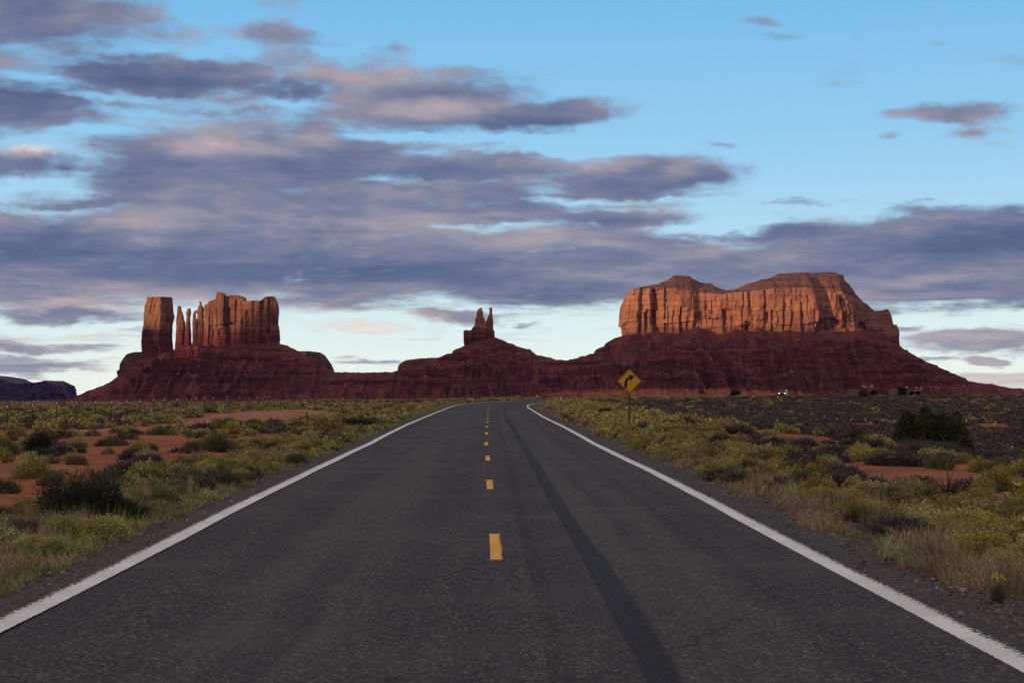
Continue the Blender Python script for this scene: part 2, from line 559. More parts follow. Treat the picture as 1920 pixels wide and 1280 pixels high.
def b_talus(n, p, out):
    pos = n.pos()
    band = n.noise(n.vmath('MULTIPLY', pos, (0.004, 0.004, 0.14)), 1.0, 5.0, .65)
    bl = n.noise(pos, 0.010, 6.0, .62)
    fine = n.noise(pos, 0.09, 5.0, .72)
    rill = n.noise(n.vmath('MULTIPLY', pos, (0.055, 0.010, 0.010)), 1.0, 5.0, .65)
    nz = n.sep(n.n.new('ShaderNodeNewGeometry').outputs['True Normal'])[2]
    slope = n.mrange(nz, .55, .86)                     # 0 on rock bands, 1 on debris slopes
    rock = n.mix(n.mrange(band, .36, .64), (0.072, 0.019, 0.022, 1), (0.165, 0.042, 0.034, 1))
    deb = n.mix(n.mrange(rill, .36, .66), (0.105, 0.027, 0.026, 1), (0.205, 0.056, 0.040, 1))
    deb = n.mix(n.mrange(bl, .46, .66, 0, .75), deb, (0.125, 0.056, 0.046, 1))
    c = n.mix(n.math('ADD', slope, n.math('MULTIPLY', n.math('SUBTRACT', n.noise(pos, 0.035, 5.0, .7), .5), 1.6)), rock, deb)
    c = n.mix(n.mrange(fine, .58, .70, 0, .7), c, (0.045, 0.028, 0.024, 1))
    c = n.mix(n.mrange(n.noise(pos, 0.15, 2.0, .5), .64, .70, 0, .7), c, (0.26, 0.105, 0.070, 1))
    sand = n.attr('sand')  # sand cover together with the sunlit patch under the mesa
    sc = n.mix(n.mrange(bl, .4, .65), (0.42, 0.135, 0.066, 1), (0.30, 0.085, 0.045, 1))  # orange sand that also carries the sunlit patch at the mesa's foot
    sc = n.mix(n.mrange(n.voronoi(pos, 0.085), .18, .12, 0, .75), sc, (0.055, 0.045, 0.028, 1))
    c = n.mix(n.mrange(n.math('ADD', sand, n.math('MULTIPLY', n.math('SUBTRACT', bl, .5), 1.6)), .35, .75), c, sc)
    n.set(p.inputs['Base Color'], c)
    p.inputs['Roughness'].default_value = 0.95
    p.inputs['Specular IOR Level'].default_value = 0.1
    h = n.math('ADD', n.math('MULTIPLY', n.noise(pos, 0.07, 7.0, .72), 6.0), n.math('MULTIPLY', band, 2.0))
    n.set(p.inputs['Normal'], n.bump(h, 1.0, 1.6))


def b_cap(n, p, out):
    pos = n.pos()
    band = n.noise(n.vmath('MULTIPLY', pos, (0.004, 0.004, 0.25)), 1.0, 5.0, .65)
    fine = n.noise(pos, 0.10, 5.0, .65)
    c = n.mix(n.mrange(band, .38, .62), (0.095, 0.038, 0.027, 1), (0.19, 0.078, 0.050, 1))
    c = n.mix(n.mrange(fine, .5, .66, 0, .8), c, (0.050, 0.042, 0.026, 1))
    n.set(p.inputs['Base Color'], c)
    p.inputs['Roughness'].default_value = 0.95
    n.set(p.inputs['Normal'], n.bump(n.noise(pos, 0.15, 6.0, .65), 0.8, 4.0))


def b_ground(n, p, out):
    pos = n.pos()
    a = n.noise(pos, 0.35, 5.0, .6)
    f = n.noise(pos, 9.0, 4.0, .65)
    c = n.mix(n.mrange(a, .35, .68), (0.185, 0.064, 0.026, 1), (0.285, 0.104, 0.043, 1))
    c = n.mix(n.mrange(f, .52, .72, 0, .5), c, (0.15, 0.055, 0.032, 1))
    lit = n.noise(n.vmath('MULTIPLY', pos, (1.6, 1.6, 0)), 1.0, 6.0, .7)
    c = n.mix(n.mrange(lit, .56, .68, 0, .7), c, (0.13, 0.078, 0.048, 1))       # dry plant litter
    vg = n.math('ADD', n.attr('verge'), n.math('MULTIPLY', n.math('SUBTRACT', a, .5), .9))
    gv = n.mix(n.mrange(f, .38, .62), (0.038, 0.032, 0.028, 1), (0.105, 0.080, 0.062, 1))
    c = n.mix(n.mrange(vg, .35, .65), c, gv)
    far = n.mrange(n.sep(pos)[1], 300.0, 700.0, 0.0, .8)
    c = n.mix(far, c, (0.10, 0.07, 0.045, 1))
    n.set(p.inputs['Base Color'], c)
    p.inputs['Roughness'].default_value = 0.95
    p.inputs['Specular IOR Level'].default_value = 0.1
    h = n.math('ADD', n.math('MULTIPLY', f, .03), n.math('MULTIPLY', n.noise(pos, 2.2, 4.0, .6), .10))
    n.set(p.inputs['Normal'], n.bump(h, 0.9, 1.0))


def b_path(n, p, out):
    pos = n.pos()
    a = n.noise(pos, 0.28, 5.0, .6)
    f = n.noise(pos, 7.0, 4.0, .65)
    tr = n.noise(n.vmath('MULTIPLY', pos, (1.6, 0.10, 0)), 1.0, 3.0, .5)
    c = n.mix(n.mrange(a, .35, .65), (0.25, 0.095, 0.048, 1), (0.32, 0.132, 0.070, 1))
    c = n.mix(n.mrange(tr, .5, .66, 0, .5), c, (0.36, 0.165, 0.095, 1))
    c = n.mix(n.mrange(f, .55, .72, 0, .4), c, (0.2, 0.07, 0.035, 1))
    n.set(p.inputs['Base Color'], c)
    p.inputs['Roughness'].default_value = 0.95
    p.inputs['Specular IOR Level'].default_value = 0.1
    n.set(p.inputs['Normal'], n.bump(f, 0.6, 0.04))


def b_asphalt(n, p, out):
    u, v, _ = n.sep(n.uv())                          # u: metres from the road's middle, v: metres along it
    pos = n.pos()
    agg = n.voronoi(pos, 46.0, 'F1', 'Color')
    ar, ag, _ = n.sep(agg)
    spk = n.noise(pos, 30.0, 4.0, .75)
    mid = n.noise(pos, 7.0, 5.0, .75)
    c = n.mix(n.mrange(ar, .10, .95, smooth=False), (0.015, 0.0145, 0.014, 1), (0.125, 0.110, 0.092, 1))
    c = n.mix(n.mrange(spk, .36, .56, .85, 0), c, (0.014, 0.013, 0.013, 1))
    c = n.mix(n.mrange(mid, .38, .58, .62, 0), c, (0.026, 0.024, 0.024, 1))
    c = n.mix(n.mrange(ag, .90, .97, 0, .75), c, (0.27, 0.215, 0.16, 1))
    lw = n.noise(n.comb(n.math('MULTIPLY', u, 1.5), n.math('MULTIPLY', v, 0.03), 0.0), 1.0, 4.0, .6)
    c = n.mix(n.mrange(lw, .38, .62, .50, 0), c, (0.032, 0.030, 0.032, 1))
    big = n.noise(pos, 0.35, 4.0, .6)
    c = n.mix(n.mrange(big, .45, .66, 0, .45), c, (0.080, 0.070, 0.060, 1))
    au = n.math('ABSOLUTE', n.math('SUBTRACT', n.math('ABSOLUTE', u), 1.75))
    wheel = n.mrange(au, .25, 1.0, 1.0, 0.0)
    c = n.mix(n.math('MULTIPLY', n.mrange(lw, .3, .6), n.math('MULTIPLY', wheel, .30)), c, (0.095, 0.085, 0.074, 1))
    # transverse cracks
    cv = n.comb(n.math('ADD', n.math('MULTIPLY', u, 0.10), n.math('MULTIPLY', n.noise(pos, 1.7, 4.0, .6), .10)),
                n.math('ADD', n.math('MULTIPLY', v, 0.17), n.math('MULTIPLY', n.noise(pos, 0.8, 4.0, .65), .22)), 0.0)
    ck = n.voronoi(cv, 1.0, 'DISTANCE_TO_EDGE')
    ckf = n.math('MULTIPLY', n.mrange(ck, 0.0035, 0.0012), n.mrange(n.noise(pos, 0.5, 2.0, .5), .45, .58))
    c = n.mix(n.math('MULTIPLY', ckf, .4), c, (0.012, 0.011, 0.011, 1))
    # dusty, crumbling edges
    ed = n.mrange(n.math('ADD', n.math('ABSOLUTE', u), n.math('MULTIPLY', n.noise(pos, 1.3, 4.0, .6), .5)), 4.15, 4.75, 0, .75)
    c = n.mix(ed, c, n.mix(n.mrange(ar, .2, .9), (0.032, 0.027, 0.024, 1), (0.12, 0.092, 0.074, 1)))
    n.set(p.inputs['Base Color'], c)
    p.inputs['Roughness'].default_value = 0.9
    p.inputs['Specular IOR Level'].default_value = 0.2
    h = n.math('ADD', n.math('MULTIPLY', ar, .009), n.math('MULTIPLY', spk, .014))
    n.set(p.inputs['Normal'], n.bump(n.math('SUBTRACT', h, n.math('MULTIPLY', ckf, .02)), 1.0, 1.0))


def paint(name, c0, c1, wear_in, wear_out):
    """worn road paint; uv.x runs -1..1 across the stripe, the rough side of the edge lies at +1"""
    def b(n, p, out):
        u, v, _ = n.sep(n.uv())
        pos = n.pos()
        a = n.noise(pos, 24.0, 4.0, .75)
        big = n.noise(pos, 1.1, 3.0, .6)
        c = n.mix(n.mrange(big, .35, .65), c0, c1)
        c = n.mix(n.mrange(n.noise(pos, 25.0, 4.0, .7), .52, .70, 0, .35), c, (0.14, 0.12, 0.11, 1))
        n.set(p.inputs['Base Color'], c)
        p.inputs['Roughness'].default_value = 0.8
        k = n.math('ADD', u, n.math('MULTIPLY', n.math('SUBTRACT', big, .5), .5))
        thr = n.math('ADD', n.mrange(k, wear_in, 1.0, 0.30, 0.66, smooth=False), n.mrange(u, -0.86, -1.0, 0.0, 0.25))
        al = n.mrange(n.math('SUBTRACT', a, thr), -0.02, 0.03)
        al = n.math('MULTIPLY', al, wear_out)
        n.set(p.inputs['Alpha'], al)
    return mat(name, b)


def b_skid(n, p, out):
    u, v, _ = n.sep(n.uv())
    pos = n.pos()
    a = n.noise(pos, 40.0, 3.0, .7)
    n.set(p.inputs['Base Color'], n.mix(a, (0.009, 0.009, 0.010, 1), (0.022, 0.020, 0.021, 1)))
    p.inputs['Roughness'].default_value = 0.75
    prof = n.mrange(n.math('ABSOLUTE', u), 0.50, 1.0, 1.0, 0.0)
    lw = n.noise(n.comb(n.math('MULTIPLY', u, 2.0), n.math('MULTIPLY', v, .05), 0.0), 1.0, 3.0, .5)
    s = n.attr('strength')
    al = n.math('MULTIPLY', n.math('MULTIPLY', prof, n.mrange(lw, .25, .6, .55, 1.0)), n.mrange(a, .25, .6, .45, 1.0))
    n.set(p.inputs['Alpha'], n.math('MULTIPLY', al, s))


def leafy(name, cols, rough=0.7, posvar=0.9, trans=0.0):
    """foliage whose hue varies from blade to blade and from place to place"""
    def b(n, p, out):
        k = n.island()
        c = n.ramp(k, [(i / max(1, len(cols) - 1), c) for i, c in enumerate(cols)])
        v = n.noise(n.pos(), posvar, 2.0, .5)
        hs = n.n.new('ShaderNodeHueSaturation')
        n.set(hs.inputs['Value'], n.mrange(v, .3, .7, .62, 1.35))
        n.set(hs.inputs['Saturation'], n.mrange(n.noise(n.pos(), posvar * .6, 2.0, .5), .3, .7, .8, 1.1))
        n.set(hs.inputs['Color'], c)
        n.set(p.inputs['Base Color'], hs.outputs[0])
        p.inputs['Roughness'].default_value = rough
        p.inputs['Specular IOR Level'].default_value = 0.15
    return mat(name, b)


# ------------------------------------------------------------------ where the road runs (X, Y in metres; heights follow Y)
ZY = np.array([(-60, 0), (55, 0), (66, .05), (79, .09), (115, .12), (152, .20), (185, .31), (225, .43), (262, .555), (305, .59), (345, .63), (380, .74), (407, .82), (440, .94), (520, 1.02), (700, 0.9), (1000, .55), (1500, 0.0), (3000, -1.5), (9000, -3)])
EL = np.array([(-3.55, -25), (-3.65, 0), (-3.73, 11.67), (-3.8, 14.9), (-3.94, 18.75), (-4.25, 29.3), (-4.7, 47.5), (-5.2, 71), (-5.95, 110), (-6.45, 148), (-6.75, 185), (-6.0, 215), (-4.0, 240), (-1.22, 262), (.75, 275), (5.6, 305), (16.1, 345), (30.4, 380), (46, 407), (74, 440), (110, 466), (165, 490), (260, 510), (420, 520)])
ER = np.array([(3.32, -25), (3.25, 0), (3.22, 10), (3.16, 15), (3.13, 19), (3.1, 31.6), (2.95, 42), (2.72, 60), (2.5, 80), (2.15, 106), (1.88, 145), (1.6, 178), (2.1, 200), (3.4, 218), (5.3, 235), (7.4, 256), (9.4, 270), (14.0, 300), (24.3, 341), (38.2, 375), (53.3, 401.5), (80.3, 434), (114, 459), (168, 482.5), (262, 502), (421, 512)])


def rz(y):
    return np.interp(y, ZY[:, 0], ZY[:, 1])


def xl(y):
    return np.interp(y, EL[:, 1], EL[:, 0])


def xr(y):
    return np.interp(y, ER[:, 1], ER[:, 0])


def terrain(x, y, rough=True):
    x, y = np.broadcast_arrays(np.asarray(x, float), np.asarray(y, float))
    z = rz(y).astype(float)
    dr = x - xr(y)
    dl = xl(y) - x
    on = np.maximum(dr, dl)
    wr = sstep(420, 230, y)
    z = z - wr * (0.10 * sstep(0.8, 2.6, dr) + 0.95 * sstep(4, 24, dr) + 0.25 * sstep(24, 60, dr))
    z = z - (0.10 * sstep(0.9, 2.6, dl)) * sstep(600, 300, y)
    z = z - 2.6 * sstep(14, 60, dl) * sstep(170, 330, y) * sstep(1500, 700, y)
    z = z - 13.0 * sstep(40, 700, dl) * sstep(500, 1500, y)
    z = z - 62.0 * sstep(1500, 9000, y) * sstep(300, 2200, dl)
    if rough:
        amp = sstep(1.0, 5.0, on) * sstep(900, 300, y)
        z = z + amp * (0.10 * fbm(x / 6.0, y / 6.0, 0.3, 3) + 0.16 * sstep(8, 25, on) * fbm(x / 32.0, y / 32.0, 2.2, 2))
    z = z - 0.07 * sstep(1.3, 0.7, on)                # the bed under the asphalt
    return z


def at(px, row, yd):
    """metres across for a column px at distance yd, and the height that a row shows there"""
    return (px - CX) / FPX * yd, CAMZ + (HOR - row) / FPX * yd


# ------------------------------------------------------------------ ground
def build_ground():
    def axis(n, near, far, k):
        t = np.linspace(-1, 1, n)
        return np.sinh(t * k) / math.sinh(k) * far
    xs = axis(321, 0, 16000, 8.6)
    t = np.linspace(0, 1, 520)
    ys = 4.0 + np.sinh(t * 9.0) / math.sinh(9.0) * 19000 + t * 60
    ys = np.concatenate([[-6000, -3000, -1500, -700, -300, -120, -50, -20, -8, -2], ys])
    X, Y = np.meshgrid(xs, ys)
    Z = terrain(X, Y)
    v = np.stack([X, Y, Z], -1).reshape(-1, 3)
    on = np.maximum(X - xr(Y), xl(Y) - X)
    verge = sstep(3.2, 1.3, on) * sstep(420, 250, Y)
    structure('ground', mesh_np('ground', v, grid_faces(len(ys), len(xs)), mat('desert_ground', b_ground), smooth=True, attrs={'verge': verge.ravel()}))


def resample(P, step):
    P = np.asarray(P, float)
    d = np.concatenate([[0], np.cumsum(np.linalg.norm(np.diff(P, axis=0), axis=1))])
    n = max(2, int(d[-1] / step) + 1)
    s = np.linspace(0, d[-1], n)
    return np.stack([np.interp(s, d, P[:, k]) for k in range(P.shape[1])], 1), s


def smooth_poly(P, it=2):
    P = np.asarray(P, float)
    for _ in range(it):
        Q = [P[0]]
        for a, b in zip(P[:-1], P[1:]):
            Q += [a * .75 + b * .25, a * .25 + b * .75]
        Q.append(P[-1])
        P = np.array(Q)
    return P


def edge_pairs():
    """matching points on both edge lines"""
    n = 900
    L, _ = resample(smooth_poly(EL), 0.5)
    Rr, _ = resample(smooth_poly(ER), 0.5)
    t = np.concatenate([np.linspace(0, .35, 500), np.linspace(.35, 1, 401)[1:]])
    li = np.stack([np.interp(t, np.linspace(0, 1, len(L)), L[:, k]) for k in (0, 1)], 1)
    # nearest partner on the right edge, kept in order
    ri, last = [], 0
    for p, q in zip(li, np.gradient(li, axis=0)):
        d = (Rr - p)
        q = q / (np.linalg.norm(q) + 1e-9)
        al = np.abs(d @ q) + 0.02 * np.linalg.norm(d, axis=1)
        lo, hi = last, min(len(Rr), last + 60)
        j = lo + int(np.argmin(al[lo:hi]))
        last = j
        ri.append(Rr[j])
    ri = np.array(ri)
    k = 9
    pad = np.pad(ri, ((k // 2, k // 2), (0, 0)), 'edge')
    ri = np.stack([np.convolve(pad[:, c], np.ones(k) / k, 'valid') for c in (0, 1)], 1)
    return li, ri


LI, RI = edge_pairs()
MID = (LI + RI) / 2
ALONG = np.concatenate([[0], np.cumsum(np.linalg.norm(np.diff(MID, axis=0), axis=1))])
WID = np.linalg.norm(RI - LI, axis=1)


def strip(name, off0, off1, lift, m, s0=None, s1=None, sub=1, frac=None, attr=None, kind='structure'):
    """a ribbon along the road between two side offsets from the left edge line, as metres (or fractions of the width)"""
    idx = np.arange(len(LI))
    if s0 is not None:
        idx = idx[(ALONG >= s0) & (ALONG <= s1)]
    A, B = LI[idx], RI[idx]
    nrm = (B - A) / np.linalg.norm(B - A, axis=1)[:, None]
    rows = []
    for k in range(sub + 1):
        f = k / sub
        o = off0[idx] * (1 - f) + off1[idx] * f
        rows.append(A + nrm * o[:, None])
    P = np.stack(rows, 1)
    Z = rz(P[..., 1]) + lift
    v = np.concatenate([P, Z[..., None]], -1).reshape(-1, 3)
    return idx, v, sub + 1


def build_road():
    n = len(LI)
    one = np.ones(n)
    jl = 0.58 + 0.20 * fbm(ALONG / 3.1, 2.0, 0, 4)
    jr = 0.80 + 0.20 * fbm(ALONG / 2.7, 8.0, 0, 4)
    idx, v, c = strip('road', -jl, WID + jr, 0.0, None, sub=10)
    A, B = LI, RI
    mid = MID[:, None, :]
    P = v.reshape(n, c, 3)
    side = np.linspace(-1, 1, c)[None, :]
    u = side * ((WID + jl + jr) / 2)[:, None] * (3.9 / (WID / 2))[:, None]
    uv = np.stack([u, np.broadcast_to(ALONG[:, None], u.shape)], -1).reshape(-1, 2)
    # asphalt slab with a crumbled edge a few centimetres high
    P2 = P.copy()
    P2[:, 0, 2] -= 0.05
    P2[:, -1, 2] -= 0.05
    P2 = P2.reshape(-1, 3)
    structure('road', mesh_np('road', P2, grid_faces(n, c), mat('asphalt', b_asphalt), uv=uv, smooth=True))
    # white edge lines
    white = paint('white_paint', (0.55, 0.530, 0.490, 1), (0.66, 0.64, 0.595, 1), -0.05, 1.0)
    for off, sgn in ((0.0 * one, -1), (WID, 1)):
        w = 0.095 + 0.014 * fbm(ALONG / 7.0, 3.0 * sgn, 0, 2)
        wob = 0.02 * fbm(ALONG / 9.0, 5.0 + sgn, 0, 2)
        a, b = off + wob - sgn * w, off + wob + sgn * (w + 0.09)
        lo, hi = (a, b) if sgn > 0 else (b, a)
        idx, v, c = strip('road_line', lo, hi, 0.004, None, sub=2)
        t = np.array([-1.0, 0, 1.0]) * sgn
        uv = np.stack([np.broadcast_to(t[None, :], (len(idx), 3)), np.broadcast_to(ALONG[idx][:, None], (len(idx), 3))], -1).reshape(-1, 2)
        structure('road_line', mesh_np('road_line', v, grid_faces(len(idx), c), white, uv=uv))
    # yellow centre dashes
    yellow = paint('yellow_paint', (0.60, 0.30, 0.028, 1), (0.70, 0.37, 0.045, 1), 0.35, 1.0)
    s_at = lambda y: float(np.interp(y, MID[:330, 1], ALONG[:330]))
    k0 = -1
    ylist = [(16.45 + 12.19 * k, 19.5 + 12.19 * k) for k in range(-1, 20)]
    xk = np.array([(0, .12), (17.9, -.176), (30, -.406), (42.3, -.629), (54.5, -.865), (66.7, -1.05), (78.8, -1.235), (91, -1.37), (115.4, -1.72), (139.8, -2.09), (164, -2.40), (176, -2.5), (188.5, -2.45), (201, -2.2), (213, -1.8), (230, -.9), (245, .5), (260, 2.4)])
    for (a, b) in ylist:
        yy = np.linspace(a, b, 7)
        xx = np.interp(yy, xk[:, 0], xk[:, 1])
        hd = np.gradient(xx, yy)
        w = 0.072
        P = []
        for x, y, h in zip(xx, yy, hd):
            for t in (-1, 0, 1):
                P.append((x + t * w, y - t * w * h, float(rz(y)) + 0.004))
        uv = np.array([(t, y) for y in yy for t in (-1, 0, 1)])
        structure('road_line', mesh_np('road_line', np.array(P), grid_faces(7, 3), yellow, uv=uv))
    # pale ghost of an older centre stripe
    ghost = paint('faded_paint', (0.085, 0.078, 0.072, 1), (0.10, 0.09, 0.084, 1), -0.8, 0.30)
    yy = np.linspace(5, 150, 160)
    xx = np.interp(yy, xk[:, 0], xk[:, 1]) + 0.05
    P = np.stack([np.stack([xx + t * .09, yy, rz(yy) + 0.0025], -1) for t in (-1, 0, 1)], 1).reshape(-1, 3)
    uv = np.stack([np.broadcast_to(np.array([-1., 0, 1])[None], (160, 3)), np.broadcast_to(yy[:, None], (160, 3))], -1).reshape(-1, 2)
    structure('road_line', mesh_np('road_line', P, grid_faces(160, 3), ghost, uv=uv))
    # dark tyre marks
    sk = mat('tyre_mark', b_skid)
    k = np.array([(-8, .92), (9.4, .91), (11, .90), (13, .895), (16.3, .845), (21, .76), (28, .66), (39, .56), (50, .40), (64, .22), (78, .0), (93, -.25), (115, -.48), (137, -.63), (160, -.66), (172, -.58), (186, -.35), (198, .1), (210, .9), (224, 2.2), (240, 4.0)])
    for dx, wd, st in ((0.0, .135, .95), (-.62, .10, .16), (1.35, .12, .10)):
        yy = np.linspace(3, 238, 400)
        q = smooth_poly(np.stack([k[:, 1], k[:, 0]], 1), 2)
        xx = np.interp(yy, q[:, 1], q[:, 0]) + dx
        w = wd * (1 + .15 * fbm(yy / 9.0, dx, 0, 2)) * (1 + sstep(60, 200, yy) * .3)
        P = np.stack([np.stack([xx + t * w, yy, rz(yy) + 0.003], -1) for t in (-1, 0, 1)], 1).reshape(-1, 3)
        uv = np.stack([np.broadcast_to(np.array([-1., 0, 1])[None], (400, 3)), np.broadcast_to(yy[:, None], (400, 3))], -1).reshape(-1, 2)
        stv = st * (1 - .12 * sstep(25, 6, yy)) * np.clip(1 + .5 * fbm(yy / 14.0, dx + 4, 0, 2), .3, 1.2)
        structure('road_marking', mesh_np('road_marking', P, grid_faces(400, 3), sk, uv=uv, attrs={'strength': np.repeat(np.clip(stv, 0, 1), 3)}))


def build_path():
    """the bare dirt track and pull-out on the left"""
    poly = np.array([(-24, 62.5), (-20, 66.0), (-17.6, 71), (-16.0, 80), (-15.0, 86), (-14.2, 98), (-13.2, 112), (-12.6, 122), (-13.2, 132), (-16, 140), (-18.5, 154), (-22.6, 160), (-23.6, 150), (-23.6, 136), (-23.2, 122), (-21.8, 112), (-19.8, 98), (-18.6, 86), (-19.6, 76), (-22, 70.5), (-24, 68)])
    pl = smooth_poly(np.vstack([poly, poly[:1]]), 2)
    c = None
    bm = bmesh.new()
    # scan-line sheet that follows the ground
    ys = np.arange(pl[:, 1].min() + .05, pl[:, 1].max(), .8)
    rows = []
    for y in ys:
        xs = []
        for a, b in zip(pl[:-1], pl[1:]):
            if (a[1] - y) * (b[1] - y) < 0:
                xs.append(a[0] + (y - a[1]) / (b[1] - a[1]) * (b[0] - a[0]))
        xs.sort()
        x0, x1 = xs[0], xs[-1]
        if y < 66:
            pass
        x0 += .5 * float(fbm(y / 2.3, 1.0))
        x1 += .5 * float(fbm(y / 2.3, 7.0))
        rows.append(np.linspace(x0, x1, 22))
    Xs = np.array(rows)
    Ys = np.broadcast_to(ys[:, None], Xs.shape)
    Z = terrain(Xs, Ys) + 0.035
    Z[:, 0] -= .05
    Z[:, -1] -= .05
    v = np.stack([Xs, Ys, Z], -1).reshape(-1, 3)
    structure('path', mesh_np('path', v, grid_faces(len(ys), 22), mat('dirt_path', b_path), smooth=True))
    return pl


def inside(pl, x, y):
    x, y = np.asarray(x), np.asarray(y)
    r = np.zeros(x.shape, bool)
    for a, b in zip(pl[:-1], pl[1:]):
        c = ((a[1] > y) != (b[1] > y)) & (x < (b[0] - a[0]) * (y - a[1]) / (b[1] - a[1] + 1e-12) + a[0])
        r ^= c
    return r


build_ground()
build_road()
PATH = build_path()


# ------------------------------------------------------------------ rock formations, about four kilometres away
YB = 4000.0


def zrow(row, y):
    return CAMZ + (HOR - row) / FPX * y


def xpx(px, y):
    return (px - CX) / FPX * y


SKY_TALUS = np.array([(-200, 768), (60, 762), (100, 757), (140, 746), (165, 735), (200, 722), (217, 712), (240, 694), (262, 676), (300, 668), (327, 656), (360, 656), (400, 654), (470, 648), (525, 644), (540, 651),
                      (554, 658), (569, 668), (600, 675), (604, 687), (615, 694), (623, 698), (680, 699), (747, 697), (748, 692), (750, 682), (770, 674), (825, 670), (848, 662), (850, 657),
                      (866, 651), (872, 649), (900, 640), (927, 633), (943, 639), (976, 652), (994, 655), (996, 659.5), (1010, 667), (1031, 670), (1041, 674.5), (1065, 675.5), (1079, 672), (1103, 665.5),
                      (1118, 660.5), (1119.5, 654.6), (1137, 647.5), (1138.5, 642.7), (1149, 635.5), (1166, 631), (1300, 626), (1620, 626), (1650, 638), (1686, 650), (1701, 661), (1739, 681), (1809, 709.5),
                      (1813, 714.5), (1834, 717.6), (1861, 721), (1901, 729), (1912, 728), (1920, 730), (1960, 735), (2050, 745), (2300, 756)])
# how far the level crest reaches towards the camera from Y = 4000
FRONT = np.array([(100, 20), (240, 26), (268, 34), (318, 40), (328, 8), (345, 2), (376, 4), (390, 40), (420, 46), (525, 44), (600, 30), (740, 34), (820, 26), (870, 26), (915, 46), (927, 60), (940, 36), (1000, 24), (1065, 20), (1120, 40), (1150, 70), (1175, 100), (1260, 124), (1340, 112), (1400, 124), (1480, 128), (1540, 116), (1600, 104), (1640, 60), (1686, 20), (1800, 10)])
SK_T = np.concatenate([np.array([t]) for t in [0.0]])


def talus_h(X, Y):
    px = X / YB * FPX + CX
    S = zrow(np.interp(px, SKY_TALUS[:, 0], SKY_TALUS[:, 1]), YB)
    S = S + 1.6 * fbm(X / 14.0, 2.0, 0, 3) + 2.0 * np.maximum(0, ridged(X / 24.0, 5.0, 0, 2) - .75) * 4
    # debris cones leaning on the cliffs
    under = np.maximum(sstep(1172, 1190, px) * sstep(1640, 1600, px), sstep(385, 395, px) * sstep(522, 512, px))
    S = S + under * (13.0 * fbm(X / 52.0, 7.0, 0, 2) + 9.0 * (ridged(X / 30.0, 1.0, 0, 2) - .6))
    G = np.interp(px, [-200, 140, 400, 700, 1000, 1400, 1920, 2300], [-18, -17, -15, -12, -7, -5, -5, -8])
    fr = np.interp(px, FRONT[:, 0], FRONT[:, 1])
    warp = 22 * fbm(X / 160.0, Y / 200.0, 4.0, 2)
    d = np.where(Y < YB, (YB - Y) - fr, (Y - YB) - 70 - .4 * fr)
    d = np.maximum(d, 0)
    g1 = ridged((X + warp) / 74.0, Y / 420.0, 1.1, 2)
    g2 = ridged((X + .6 * warp) / 27.0, Y / 180.0, 5.1, 2)
    k = sstep(6, 90, d)
    deff = d * (1 + k * (0.95 * (0.62 - g1) + 0.34 * (0.6 - g2)))
    H = np.maximum(S - G, 1.0)
    apron = 1 + .55 * np.exp(-((px - 1250) / 190.0) ** 2)
    W = H * 2.35 * apron
    h = G + H * np.clip(1 - deff / W, 0, 1) ** (1.42 * np.sqrt(apron))
    # hard ledges in the shale
    for z0, c, w, f, ph in ((31, 5, 10, 300, 1.0), (55, 9, 16, 420, 2.0), (74, 5, 9, 260, 6.0), (90, 9, 15, 380, 3.0), (112, 6, 12, 240, 4.0)):
        z1 = z0 + 3.0 * fbm(X / 300.0, ph, 0, 2)
        t = (h - (z1 - c)) / (c + w)
        m = sstep(-.25, .25, fbm(X / f, Y / 300.0, ph, 2) + .12)
        m = m * sstep(4, 25, d)
        tt = np.clip(t, 0, 1)
        h = h + m * np.where((t > 0) & (t < 1), (c + w) * ((1 - (1 - tt) ** 4) - tt), 0)
    h = h + k * sstep(1.0, .3, deff / W) * (20.0 * (g1 - .62) + 9.0 * (g2 - .6))
    h = h + sstep(2, 30, d) * (2.2 * fbm(X / 26.0, Y / 26.0, 8.0, 3) + 1.3 * ridged(X / 9.0, Y / 12.0, 2.0, 2) - .8)
    sand = np.exp(-((px - 1230) / 230.0) ** 2) * sstep(34, 6, h - G) * sstep(-6, 2, h) + .25 * sstep(14, 2, h - G)  # pale sand at the foot; under the mesa sunlight is put into its colour
    return h, sand


def build_talus():
    xs = np.concatenate([np.linspace(-2600, -1260, 60)[:-1], np.arange(-1260, 1420, 3.2), np.linspace(1420, 2400, 50)])
    ys = np.concatenate([np.linspace(3250, 3520, 50)[:-1], np.arange(3520, 4040, 3.2), np.linspace(4040, 4560, 60)])
    X, Y = np.meshgrid(xs, ys)
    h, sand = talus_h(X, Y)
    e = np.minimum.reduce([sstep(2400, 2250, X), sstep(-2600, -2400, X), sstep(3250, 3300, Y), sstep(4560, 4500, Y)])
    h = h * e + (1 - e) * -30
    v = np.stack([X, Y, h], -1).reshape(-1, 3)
    structure('hills', mesh_np('hills', v, grid_faces(len(ys), len(xs)), mat('talus', b_talus), smooth=False, attrs={'sand': sand.ravel()}),  # the sand attribute also holds the sunlit patch under the mesa
              label='dark red talus slopes with rock ledges under all the buttes')


def hash2(a, b, c):
    h = _perm[(_perm[(_perm[np.asarray(a, int) & 255] + (np.asarray(b, int) & 255)) & 255] + int(c)) & 255]
    return h / 255.0


